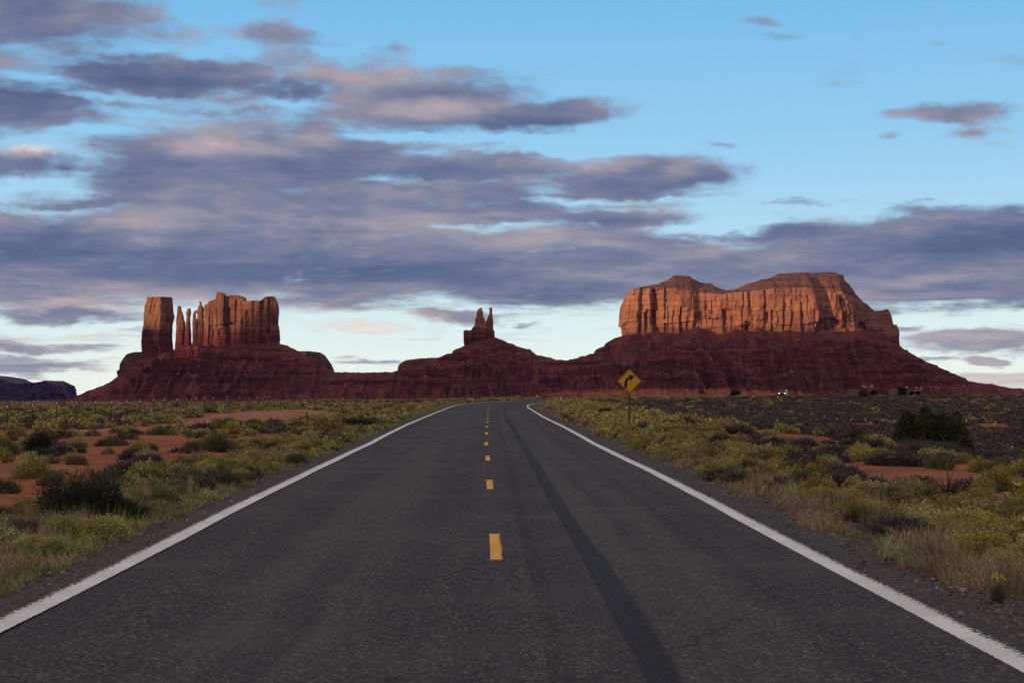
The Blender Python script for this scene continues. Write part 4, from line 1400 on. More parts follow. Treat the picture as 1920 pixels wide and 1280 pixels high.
def shrub_arrays(kind, n, seed):
    """unit shrub (radius about 1): foliage quads, tip quads"""
    rng = np.random.default_rng(seed)
    hz = {'rabbit': .95, 'sage': .62, 'green': .80, 'dark': .72}[kind]
    Rf = dome(rng, seed * 3.7, {'rabbit': .30, 'sage': .34, 'green': .36, 'dark': .42}[kind])
    d = rand_dirs(n, rng, -.05)
    r = Rf(d) * rng.uniform(.12, 1, n) ** .42
    p = d * r[:, None] * np.array([1, 1, hz])
    p[:, 2] = np.maximum(p[:, 2], 0.0)
    k = (2600 / n) ** .5
    if kind == 'rabbit':
        o = d * .75 + np.array([0, 0, .95]) + rng.normal(size=(n, 3)) * .28
        q = quads(p * np.array([1, 1, .94]), o, rng.uniform(.10, .24, n) * min(k, 1.9), rng.uniform(.016, .034, n) * k, rng, .4)
        m = int(n * .5)
        d2 = rand_dirs(m, rng, .12)
        p2 = d2 * (Rf(d2) * rng.uniform(.96, 1.16, m))[:, None] * np.array([1, 1, hz]) + np.array([0, 0, .09])
        # flower tips gather in little heads
        p2 += rng.normal(size=(m, 3)) * .02
        t = quads(p2, d2 * .5 + rng.normal(size=(m, 3)) * .6 + np.array([0, 0, .6]), rng.uniform(.025, .055, m) * k, rng.uniform(.022, .042, m) * k, rng, .9)
    elif kind == 'sage':
        o = d * 1.0 + np.array([0, 0, .5]) + rng.normal(size=(n, 3)) * .55
        q = quads(p * .96, o, rng.uniform(.06, .16, n) * min(k, 2.0), rng.uniform(.018, .036, n) * k, rng, .6)
        m = int(n * .25)
        d2 = rand_dirs(m, rng, 0)
        p2 = d2 * (Rf(d2) * rng.uniform(.8, 1.05, m))[:, None] * np.array([1, 1, hz])
        t = quads(p2, d2 + rng.normal(size=(m, 3)) * .5 + np.array([0, 0, .3]), rng.uniform(.12, .26, m) * min(k, 1.6), rng.uniform(.008, .014, m) * k, rng, .3)
    else:
        o = d * (.8 if kind == 'green' else 1.0) + np.array([0, 0, .8 if kind == 'green' else .35]) + rng.normal(size=(n, 3)) * (.4 if kind == 'green' else .6)
        q = quads(p * .94, o, rng.uniform(.10, .22, n) * min(k, 1.9), rng.uniform(.014, .028, n) * k, rng, .4)
        m = int(n * .3)
        d2 = rand_dirs(m, rng, 0)
        p2 = d2 * (Rf(d2) * rng.uniform(.85, 1.08, m))[:, None] * np.array([1, 1, hz])
        t = quads(p2, d2 * (.6 if kind == 'green' else 1.0) + rng.normal(size=(m, 3)) * (.3 if kind == 'green' else .5) + np.array([0, 0, .9 if kind == 'green' else .4]), (1.0 if kind == 'green' else .55) * rng.uniform(.10, .22, m) * min(k, 1.8), rng.uniform(.010, .018, m) * k, rng, .3)
    # nothing pokes under the ground
    q[:, 2] = np.maximum(q[:, 2], -.02)
    t[:, 2] = np.maximum(t[:, 2], -.02)
    return q, t


def quad_faces(nv):
    return np.arange(nv).reshape(-1, 4)


LEAF = {
    'rabbit': leafy('rabbitbrush_leaf', [(.19, .185, .042, 1), (.30, .28, .062, 1), (.37, .335, .088, 1), (.26, .25, .082, 1)]),
    'sage': leafy('sagebrush_leaf', [(.060, .050, .046, 1), (.095, .080, .072, 1), (.125, .106, .092, 1), (.075, .060, .055, 1)]),
    'green': leafy('olive_leaf', [(.075, .082, .036, 1), (.130, .130, .055, 1), (.185, .175, .080, 1), (.115, .112, .058, 1)]),
    'dark': leafy('dark_leaf', [(.022, .026, .014, 1), (.040, .044, .022, 1), (.060, .062, .034, 1)]),
}
TIP = {
    'rabbit': leafy('rabbitbrush_flower', [(.38, .31, .072, 1), (.47, .385, .10, 1), (.40, .335, .13, 1), (.30, .265, .075, 1)]),
    'sage': leafy('sagebrush_twig', [(.10, .085, .078, 1), (.17, .145, .13, 1), (.07, .058, .052, 1)]),
    'green': leafy('olive_twig', [(.13, .12, .06, 1), (.17, .15, .07, 1), (.09, .085, .04, 1)]),
    'dark': leafy('dark_twig', [(.05, .050, .030, 1), (.07, .066, .042, 1)]),
}
BARK = plain('shrub_bark', (.09, .065, .05), .9)
FULL = {'rabbit': 'rabbitbrush', 'sage': 'sagebrush', 'green': 'green_shrub', 'dark': 'dark_shrub'}
PROTO = {}


def branches_mesh(seed, hz):
    rng = np.random.default_rng(seed + 500)
    b = BM()
    for i in range(11):
        a = rng.uniform(0, 2 * math.pi)
        l = rng.uniform(.35, .75)
        e = rng.uniform(.5, 1.2)
        p1 = (math.cos(a) * l * .4, math.sin(a) * l * .4, l * .45 * hz)
        p2 = (math.cos(a) * l * .85, math.sin(a) * l * .85, l * e * hz)
        b.tube([(0, 0, -.06), p1, p2], [.035, .022, .008], n=5)
    return b.done('branches', BARK)


def proto(kind, lod, var):
    key = (kind, lod, var)
    if key not in PROTO:
        n = {'near': 2700, 'mid': 850, 'low': 330}[lod]
        q, t = shrub_arrays(kind, n, 100 * var + {'rabbit': 1, 'sage': 2, 'green': 3, 'dark': 4}[kind] + 10 * (lod == 'mid'))
        if lod == 'near':
            PROTO[key] = (mesh_np('foliage', q, quad_faces(len(q)), LEAF[kind]), mesh_np('flower_head' if kind == 'rabbit' else 'twig', t, quad_faces(len(t)), TIP[kind]),
                          branches_mesh(var, .8))
        else:
            v = np.vstack([q, t])
            mi = np.concatenate([np.zeros(len(q) // 4), np.ones(len(t) // 4)])
            PROTO[key] = mesh_np(FULL[kind], v, quad_faces(len(v)), [LEAF[kind], TIP[kind]], mi)
    return PROTO[key]


def scatter():
    """positions of every shrub: kind, x, y, radius, height factor, zone"""
    rng = np.random.default_rng(23)
    out = []
    bands = [(8, 26, 3.2, 1.0), (26, 60, 2.9, 1.0), (60, 110, 2.3, 1.05), (110, 200, 1.15, 1.3), (200, 330, .48, 1.75), (330, 520, .22, 2.3), (520, 900, .05, 3.2)]
    for y0, y1, dens, sc in bands:
        w = lambda y: .345 * y + 3
        n = int(dens * (w(y0) + w(y1)) * (y1 - y0) )
        y = rng.uniform(y0, y1, n)
        x = rng.uniform(-1, 1, n) * w(y1)
        keep = np.abs(x) < w(y)
        x, y = x[keep], y[keep]
        dr, dl = x - xr(y), xl(y) - x
        # beyond the bend the road runs off to the right
        P = np.stack([x, y], 1)
        nearroad = np.zeros(len(x), bool)
        if y1 > 190:
            M = MID[::3]
            for c in range(0, len(P), 2000):
                dd = ((P[c:c + 2000, None, :] - M[None]) ** 2).sum(-1).min(1)
                nearroad[c:c + 2000] = dd < (6.0 * 6.0)
        patch = fbm(x / 7.0, y / 9.0, 4.4, 3)
        patch2 = fbm(x / 3.2, y / 4.0, 9.4, 2)
        u = rng.uniform(0, 1, len(x))
        kk = rng.uniform(0, 1, len(x))
        for i in range(len(x)):
            if nearroad[i]:
                continue
            a, b, yy = dr[i], dl[i], y[i]
            s = sc
            if a > 0:
                if a < 1.15 + .25 * patch2[i] + (.3 if yy < 30 else 0):
                    continue
                if a < 4.4 + 1.6 * patch[i] or (yy > 95 and a < 9 + 3 * patch[i] and yy < 230):
                    p, mix = .92, (.80, .06, .14)
                    zone = 'rv'
                elif a < 11.5 + 3 * patch[i]:
                    p, mix = (.42 if patch2[i] > .10 else .03), (.42, .44, .14)
                    zone = 'rm'
                else:
                    p, mix = (.90 if patch[i] > (-.40 if yy < 100 else -.26) else .06), ((.03, .90, .07) if yy < 120 else ((.03, .88, .09) if yy < 250 else (.05, .82, .13)))
                    zone = 'rf'
            elif b > 0:
                if b < .92 + .25 * patch2[i]:
                    continue
                if b < 3.1 + 1.2 * patch[i]:
                    p, mix = .90, (.66, .06, .28)
                    zone = 'lv'
                elif yy < 66:
                    p, mix = (.22 if patch2[i] > .12 else .035), (.40, .16, .44)
                    zone = 'lm'
                elif x[i] > -24.6:
                    p, mix = (.50 if patch2[i] > -.10 else .08), (.46, .12, .42)
                    zone = 'lm'
                else:
                    p, mix = (.62 if patch[i] > -.25 else .08), (.36, .16, .48)
                    zone = 'lf'
            else:
                continue
            if u[i] > p:
                continue
            k = 'rabbit' if kk[i] < mix[0] else ('sage' if kk[i] < mix[0] + mix[1] else 'green')
            rad = {'rabbit': rng.uniform(.24, .50), 'sage': rng.uniform(.34, .66), 'green': rng.uniform(.26, .55)}[k]
            if zone in ('rv', 'lv'):
                rad *= .62 + .44 * min(1.0, max(a, b) / 4.0)
            if zone == 'lm':
                rad *= rng.uniform(.6, 1.1)
            out.append((k, x[i], yy, rad * s, rng.uniform(.8, 1.1) * (1 if sc < 1.2 else .92 / sc ** .5), zone))
    return out


def build_shrubs():
    rng = np.random.default_rng(77)
    S = scatter()
    xs = np.array([s[1] for s in S])
    ys = np.array([s[2] for s in S])
    inp = inside(PATH, xs, ys)
    for px, row, r in ((140, 975, 1.05), (90, 985, .7), (190, 985, .7), (1774, 930, 1.0), (1774, 945, .8), (1774, 965, .6), (608, 818, 1.0), (1745, 838, 2.2), (1180, 812, .5), (153, 791, .6), (1359, 827, .6), (1870, 1128, .4), (1700, 960, .8), (1620, 925, .7), (1560, 900, .8)):
        x0, y0, _ = hit(px, row)
        inp |= (xs - x0) ** 2 + (ys - y0) ** 2 < r * r
    keep = [i for i in range(len(S)) if not inp[i]]
    S = [S[i] for i in keep]
    Zs = terrain(np.array([s[1] for s in S]), np.array([s[2] for s in S]))
    by = {}
    for s, z in zip(S, Zs):
        by.setdefault(s[0], []).append(s + (float(z),))
    ZONE = {'rv': ('on the right road verge', 'right verge'), 'lv': ('on the left road verge', 'left verge'), 'rm': ('on sand behind the right verge', 'strip behind the right verge'),
            'lm': ('on red sand left of the road', 'red sand left of the road'), 'rf': ('in the right scrub plain', 'right plain'), 'lf': ('beyond the left fence', 'ground beyond the left fence')}
    LOOK = {'rabbit': 'yellow-green rabbitbrush', 'sage': 'low grey-purple sagebrush', 'green': 'rounded olive shrub'}
    NTH = ['nearest', 'second nearest', 'third nearest', 'fourth nearest', 'fifth nearest', 'sixth nearest']
    nd = 0
    for k, L in by.items():
        L.sort(key=lambda s: -s[3] / s[2] * (1 if abs(s[1]) / s[2] < .325 else .2))
        big, rest = L[:290], L[290:]
        big.sort(key=lambda s: s[2])
        cnt = {}
        for s in big:
            _, x, y, rad, hf, zone, z = s
            inview = abs(x) / y < .325
            c = cnt.get(zone, 0)
            txt, short = ZONE[zone]
            if inview and c < 6:
                lab = f"{LOOK[k]} {txt}, {NTH[c]} of its kind there"
                grp = None
                cnt[zone] = c + 1
            else:
                lab = f"{LOOK[k]} among many like it {txt}"
            grp = f"{FULL[k].replace('_', ' ')} plants on the {short}"
            var = int(rng.integers(0, 4))
            loc = (x, y, z - .02)
            sc = (rad, rad, rad * hf)
            rot = float(rng.uniform(0, 2 * math.pi))
            if y < 27:
                o = thing(FULL[k], lab, 'shrub', loc, grp, None, rot)
                f, t, b = proto(k, 'near', var)
                link('foliage', f, o)
                link('flower_head' if k == 'rabbit' else 'sprays', t, o)
                link('branches', b, o)
                nd += 1
            else:
                o = thing(FULL[k], lab, 'shrub', loc, grp, proto(k, 'mid' if y < 60 else 'low', var), rot)
            o.scale = sc
        # the rest of this kind: one object
        lo = [shrub_arrays(k, 60, 900 + v) for v in range(5)]
        md = [shrub_arrays(k, 190, 950 + v) for v in range(5)]
        V, MI = [], []
        for (sel, bank) in (([s for s in rest if s[2] >= 75], lo), ([s for s in rest if s[2] < 75], md)):
            for v in range(5):
                g = sel[v::5]
                if not g:
                    continue
                q, t = bank[v]
                base = np.vstack([q, t])
                A = np.array([(s[1], s[2], s[6] - .02, s[3], s[4]) for s in g])
                ang = rng.uniform(0, 2 * math.pi, len(g))
                c, sn = np.cos(ang)[:, None], np.sin(ang)[:, None]
                X = (base[None, :, 0] * c - base[None, :, 1] * sn) * A[:, 3:4] + A[:, 0:1]
                Y = (base[None, :, 0] * sn + base[None, :, 1] * c) * A[:, 3:4] + A[:, 1:2]
                Z = base[None, :, 2] * A[:, 3:4] * A[:, 4:5] + A[:, 2:3]
                V.append(np.stack([X, Y, Z], -1).reshape(-1, 3))
                MI.append(np.tile(np.concatenate([np.zeros(len(q) // 4), np.ones(len(t) // 4)]), len(g)))
        V, MI = np.vstack(V), np.concatenate(MI)
        link(FULL[k] + '_scrub', mesh_np(FULL[k] + '_scrub', V, quad_faces(len(V)), [LEAF[k], TIP[k]], MI), kind='stuff', label=f"the farther {LOOK[k]} covering the desert plain", category='scrub')
        print(k, len(big), len(rest), len(V) // 4)
    print('near', nd)


def blade_strips(p, h, lean, wd, rng, seg=2):
    """curved grass blades: two stacked quads each, sharing nothing"""
    n = len(p)
    a = rng.uniform(0, 2 * math.pi, n)
    d = np.stack([np.cos(a), np.sin(a), np.zeros(n)], 1)
    s = np.stack([-np.sin(a), np.cos(a), np.zeros(n)], 1)
    s = s * np.cos(rng.uniform(0, 3, n))[:, None] + d * np.sin(rng.uniform(0, 3, n))[:, None]
    up = np.array([0, 0, 1.0])
    h, lean, wd = h[:, None], lean[:, None], wd[:, None]
    m1 = p + up * h * .55 + d * h * lean * .30
    m2 = p + up * h * (1 - .3 * lean) + d * h * lean
    w0, w1, w2 = wd * .5, wd * .42, wd * .10
    v = np.stack([p - s * w0, p + s * w0, m1 + s * w1, m1 - s * w1, m2 + s * w2, m2 - s * w2], 1)
    f0 = np.arange(n)[:, None] * 6
    f = np.concatenate([f0 + np.array([0, 1, 2, 3]), f0 + np.array([3, 2, 4, 5])], 1).reshape(-1, 4)
    return v.reshape(-1, 3), f


def build_grass():
    rng = np.random.default_rng(91)
    green = leafy('green_grass', [(.19, .205, .052, 1), (.29, .285, .078, 1), (.37, .345, .12, 1)], posvar=.7)
    dry = leafy('dry_grass', [(.30, .22, .11, 1), (.42, .32, .17, 1), (.26, .20, .09, 1), (.36, .29, .17, 1)], posvar=.7)
    V, F, M, off = [], [], [], 0

    def add(p, h, lean, wd, mi):
        nonlocal off
        v, f = blade_strips(p, h, lean, wd, rng)
        V.append(v)
        F.append(f + off)
        M.append(np.full(len(f), mi))
        off += len(v)
    for side in (-1, 1):
        for y0, y1, dens, w in ((8, 16, 1500, 1.0), (16, 26, 800, 1.3), (26, 45, 330, 1.9), (45, 80, 120, 3.0), (80, 150, 45, 5.5), (150, 225, 18, 8.0)):
            d0, d1 = .62, 2.6
            n = int((y1 - y0) * (d1 - d0) * dens)
            y = rng.uniform(y0, y1, n)
            d = d0 + (d1 - d0) * rng.uniform(0, 1, n) ** 1.35
            x = xr(y) + d if side > 0 else xl(y) - d
            pt = fbm(x / 1.1, y / 1.6, 3.0 + side, 3)
            edge = (.86 if side > 0 else .66) + .32 * fbm(y / 2.2, 6.0 + side, 0, 3)
            keep = (d > edge) & (pt > (-.05 if side > 0 else -.35)) & (rng.uniform(0, 1, n) < np.clip(1.5 - .33 * d, .25, 1))
            x, y, d, pt = x[keep], y[keep], d[keep], pt[keep]
            # tufts: pull blades to nearby tuft centres
            z = terrain(x, y)
            p = np.stack([x, y, z - .01], 1)
            tall = sstep(1.0, 2.0, d)
            isdry = (fbm(x / 1.5, y / 2.0, 8.0 + side, 2) + (.26 if side > 0 else -.16) + .2 * tall) > .12
            h = rng.uniform(.05, .15, len(x)) * (1 + .55 * tall) * np.where(isdry, 1.35, 1.0)
            lean = rng.uniform(.05, .75, len(x))
            wd = rng.uniform(.004, .008, len(x)) * w
            for mi, sel in ((0, ~isdry), (1, isdry)):
                if sel.any():
                    add(p[sel], h[sel], lean[sel], wd[sel], mi)
    # taller dry bunch grass standing in clumps
    for side, lst in ((1, [(8.8, 40), (14, 55), (26, 36), (45, 24), (80, 20), (130, 20)]), (-1, [(9.5, 20), (16, 36), (26, 34), (45, 24), (80, 16), (130, 12)])):
        ya = [8] + [a for a, _ in lst]
        for (y1, cnt), y0 in zip(lst, ya):
            for _ in range(cnt):
                y = rng.uniform(y0, y1)
                d = rng.uniform(1.15, 2.7)
                x = float(xr(y)) + d if side > 0 else float(xl(y)) - d
                nb = int(np.clip(1500 / y, 16, 110))
                r = rng.uniform(.03, .10)
                q = rng.normal(size=(nb, 2)) * r
                p = np.stack([x + q[:, 0], y + q[:, 1], np.full(nb, ground_z(x, y) - .01)], 1)
                add(p, rng.uniform(.16, .40, nb) * rng.uniform(.7, 1.15), rng.uniform(.03, .42, nb), rng.uniform(.0035, .006, nb) * np.clip(y / 14, 1, 7), 1 if rng.uniform() < .8 else 0)
    link('grass', mesh_np('grass', np.vstack(V), np.vstack(F), [green, dry], np.concatenate(M)), kind='stuff', label='green and straw-dry grass along both edges of the asphalt', category='grass')
    print('grass', off)
    # loose gravel along both shoulders
    ico = [(1, 0, -.3), (-.8, .5, -.3), (-.3, -.9, -.3), (.1, .1, .8), (.6, .7, .1), (-.5, -.1, .6)]
    V, F = [], []
    n = 5200
    side = rng.choice([-1, 1], n)
    y = 8 + 40 * rng.uniform(0, 1, n) ** 1.7
    d = np.abs(rng.normal(.62, .28, n)) + .18
    x = np.where(side > 0, xr(y) + d, xl(y) - d)
    z = np.maximum(terrain(x, y), rz(y) - .05 * (d > .75)) + .004
    s = rng.uniform(.006, .019, n) * (1 + .9 * (rng.uniform(0, 1, n) > .95))
    base = np.array([(1, 0, -.4), (0, 1, -.4), (-1, 0, -.4), (0, -1, -.4), (.55, .1, .6), (.1, .5, .7), (-.6, 0, .5), (0, -.55, .6)])
    bf = np.array([(0, 1, 5, 4), (1, 2, 6, 5), (2, 3, 7, 6), (3, 0, 4, 7), (4, 5, 6, 7)])
    j = base[None] * (1 + .35 * rng.normal(size=(n, 8, 3))) * s[:, None, None] * np.array([1.2, 1, .8])
    V = (j + np.stack([x, y, z], 1)[:, None, :]).reshape(-1, 3)
    F = (np.arange(n)[:, None, None] * 8 + bf[None]).reshape(-1, 4)
    stone = leafy('gravel_stone', [(.07, .06, .055, 1), (.13, .11, .10, 1), (.22, .18, .15, 1), (.05, .045, .045, 1)])
    link('gravel', mesh_np('gravel', V, F, stone), kind='stuff', label='loose dark gravel on the crumbling road shoulders', category='gravel')


def clump_tree(name, label, base, clumps, leaf, nleaf, size, trunk_h, trunk_r, cat='tree', group=None, seed=1, parts=('trunk', 'crown'), mats=None):
    """a woody plant: branching trunk and a crown of leaf-sized faces gathered in clumps (x, y, z0, z1, radius)"""
    rng = np.random.default_rng(seed)
    o = thing(name, label, cat, base, group)
    b = BM()
    for (cx, cy, z0, z1, r) in clumps:
        b.tube([(0, 0, -.15), (cx * .35, cy * .35, max(trunk_h * .5, .05)), (cx * .8, cy * .8, z0 + (z1 - z0) * .45), (cx, cy, z0 + (z1 - z0) * .8)], [trunk_r, trunk_r * .7, trunk_r * .4, trunk_r * .12], n=6)
    link(parts[0], b.done(parts[0], BARK), o)
    tot = sum((c[3] - c[2]) * c[4] for c in clumps)
    Q = []
    for ci, (cx, cy, z0, z1, r) in enumerate(clumps):
        n = int(nleaf * (z1 - z0) * r / tot)
        t = rng.uniform(0, 1, n)
        prof = np.sin(np.pi * np.clip(t * .86 + .14, 0, 1)) ** .48 * (1 - .12 * t)
        a = rng.uniform(0, 2 * math.pi, n)
        lump = 1 + .45 * pnoise(np.cos(a) * 1.6 + ci * 3.1, np.sin(a) * 1.6, t * (z1 - z0) / (r * .8)) + .2 * pnoise(np.cos(a) * 3.6 + ci * 3.1, np.sin(a) * 3.6, t * (z1 - z0) / (r * .35))
        rr = r * prof * lump * rng.uniform(.15, 1, n) ** .4
        p = np.stack([cx + rr * np.cos(a), cy + rr * np.sin(a), z0 + t * (z1 - z0)], 1)
        o2 = np.stack([np.cos(a) * .6, np.sin(a) * .6, np.full(n, .8)], 1) + rng.normal(size=(n, 3)) * .45
        Q.append(quads(p, o2, rng.uniform(.7, 1.5, n) * size, rng.uniform(.35, .6, n) * size, rng, .5))
    Q = np.vstack(Q)
    link(parts[1], mesh_np(parts[1], Q, quad_faces(len(Q)), leaf), o)
    return o


def build_trees():
    jl = leafy('juniper_leaf', [(.034, .050, .018, 1), (.060, .074, .024, 1), (.090, .098, .034, 1), (.090, .078, .030, 1)], posvar=1.2)
    x, y, z = hit(1745, 842)
    s = y / FPX
    cl = []
    rng = np.random.default_rng(3)
    for px, row, w in ((1686, 788, 20), (1676, 815, 18), (1706, 773, 22), (1716, 776, 22), (1727, 764, 19), (1738, 772, 24), (1750, 779, 26), (1761, 775, 22), (1773, 778, 24), (1787, 772, 17), (1800, 795, 15), (1695, 806, 22), (1740, 800, 30), (1776, 800, 30), (1720, 800, 30), (1752, 794, 34), (1733, 790, 28), (1705, 806, 26), (1768, 790, 28), (1715, 797, 40), (1745, 788, 44), (1775, 792, 40), (1790, 800, 32), (1700, 812, 34)):
        cl.append(((px - 1745) * s, rng.uniform(-.55, .6), .02, (842 - row) * s, w * s))
    clump_tree('juniper', 'broad dark green juniper with several pointed tops near the right wire fence', (x, y, z), cl, jl, 42000, .065, .3, .07, 'tree', None, 4)
    x2, y2, z2 = hit(1811, 849)
    s2 = y2 / FPX
    clump_tree('juniper', 'knee-high young juniper just right of the broad one', (x2, y2, z2), [(-.12, 0, .0, 28 * s2, 9 * s2), (.18, .1, 0, 18 * s2, 8 * s2)], jl, 1300, .06, .1, .025, 'tree', None, 6)
    far = leafy('far_tree_leaf', [(.016, .020, .010, 1), (.028, .032, .014, 1), (.042, .042, .020, 1)], posvar=.7)
    far2 = leafy('far_bush_leaf', [(.034, .034, .018, 1), (.055, .052, .026, 1), (.075, .068, .036, 1)], posvar=.7)
    for (px, row, top, wpx, Y, lf, lab, seed) in (
            (1378, 741.5, 729.5, 22, 430, far, 'squat dark tree left of the oncoming van', 11),
            (1620, 746.5, 730.5, 25, 372, far2, 'round grey-green bush left of the flag stalls', 12),
            (1638, 742.0, 730.5, 14, 440, far, 'small dark tree between the round bush and parked cars', 13),
            (1690, 743.5, 725.5, 27, 425, far, 'dark bushy tree straight before the tan vendor stall', 14)):
        X = (px - CX) / FPX * Y
        zg = ground_z(X, Y)
        s = Y / FPX
        ht = (row - top) * s
        rng = np.random.default_rng(seed)
        w = wpx * s / 2
        cl = [(rng.uniform(-.55, .55) * w, rng.uniform(-.5, .5) * w, .12 * ht, ht * rng.uniform(.75, 1.0), w * rng.uniform(.42, .6)) for _ in range(7)]
        cl.append((0, 0, .15 * ht, ht, w * .6))
        zb = CAMZ + (HOR - row) / FPX * Y
        clump_tree('tree', lab, (X, Y, min(zg, zb + .1) if abs(zg - zb) < 1 else zg), cl, lf, 2600, .15, ht * .3, .10, 'tree', None, seed)
    # big dark bush on the left, golden bush farther on
    for (px, row, wpx, hpx, leafm, tip, lab, nm, seed) in (
            (140, 984, 205, 92, LEAF['dark'], TIP['dark'], 'large dark olive bush at the lower left, spreading behind the verge', 'dark_shrub', 31),
            (608, 823, 66, 34, leafy('golden_leaf', [(.20, .125, .035, 1), (.30, .19, .055, 1), (.24, .17, .05, 1), (.14, .10, .035, 1)]), TIP['rabbit'], 'golden-brown seeding bush on the left verge', 'golden_shrub', 33),
            (215, 975, 120, 44, LEAF['dark'], TIP['dark'], 'low dark shrub touching the right side of the large dark bush', 'dark_shrub', 35),
            (1610, 838, 60, 26, LEAF['dark'], TIP['dark'], 'dark low shrub left of the broad juniper', 'dark_shrub', 36),
            (1140, 781, 46, 16, LEAF['dark'], TIP['dark'], 'dark shrub left of the road sign post', 'dark_shrub', 37),
            (70, 850, 90, 34, LEAF['dark'], TIP['dark'], 'dark green spreading shrub beside the red dirt track', 'dark_shrub', 38),
            (675, 806, 90, 24, LEAF['dark'], TIP['dark'], 'wide dark shrub behind the golden bush', 'dark_shrub', 39),
            (1870, 1128, 34, 34, LEAF['green'], leafy('yellow_flower', [(.62, .42, .02, 1), (.72, .52, .04, 1)]), 'tiny shoulder plant with bright yellow flowers at lower right', 'flowering_plant', 40)):
        x, y, z = hit(px, row)
        s = y / FPX
        q, t = shrub_arrays('dark' if nm != 'golden_shrub' else 'rabbit', 6500 if seed == 31 else 2600, seed)
        if nm == 'flowering_plant':
            t = t[:4 * 90]
        o = thing(nm, lab, 'shrub', (x, y + wpx * s * .3, ground_z(x, y + wpx * s * .3) - .03))
        link('foliage', mesh_np('foliage', q, quad_faces(len(q)), leafm), o)
        if nm == 'flowering_plant':
            fl = None
            rg = np.random.default_rng(4)
            for k in range(11):
                if fl is None:
                    b = BM()
                    for j in range(6):
                        a = j * math.pi / 3
                        b.box((.07 * math.cos(a), .07 * math.sin(a), .02), (.09, .05, .02), rot=Matrix.Rotation(a, 4, 'Z'))
                    fl = b.done('flower_head', tip)
                a, r = rg.uniform(0, 6.28), rg.uniform(0, .7)
                c = link('flower_head', fl, o, (r * math.cos(a), r * math.sin(a), .98 - .35 * r * r))
                c.rotation_euler = (rg.uniform(.2, .9), rg.uniform(-.4, .4), 0)
        else:
            link('sprays', mesh_np('sprays', t, quad_faces(len(t)), tip), o)
        link('branches', branches_mesh(seed, .8), o)
        o.scale = (wpx * s / 2 * 1.1, wpx * s / 2, hpx * s * 1.7)
    # yucca with a dry flower stalk
    x, y, z = hit(1774, 935)
    o = thing('yucca', 'spiky yucca with one dry flower stalk on the sand at right', 'plant', (x, y, z))
    rng = np.random.default_rng(8)
    n = 120
    d = rand_dirs(n, rng, .02)
    q = quads(np.tile([[0, 0, .04]], (n, 1)) + d * .03, d + np.array([0, 0, .25]), rng.uniform(.30, .46, n), rng.uniform(.018, .028, n), rng, .08)
    link('leaves', mesh_np('leaves', q, quad_faces(len(q)), leafy('yucca_leaf', [(.12, .115, .05, 1), (.20, .175, .085, 1), (.27, .22, .12, 1)])), o)
    b = BM()
    b.tube([(0, 0, 0), (.01, 0, .35), (-.01, .01, .62)], [.010, .008, .004], n=6)
    for k in range(9):
        a = k * 2.4
        b.tube([(0, 0, .34 + .03 * k), (.03 * math.cos(a), .03 * math.sin(a), .37 + .03 * k)], [.004, .006], n=5)
    link('flower_stalk', b.done('flower_stalk', plain('dry_stalk', (.22, .17, .11), .9)), o)


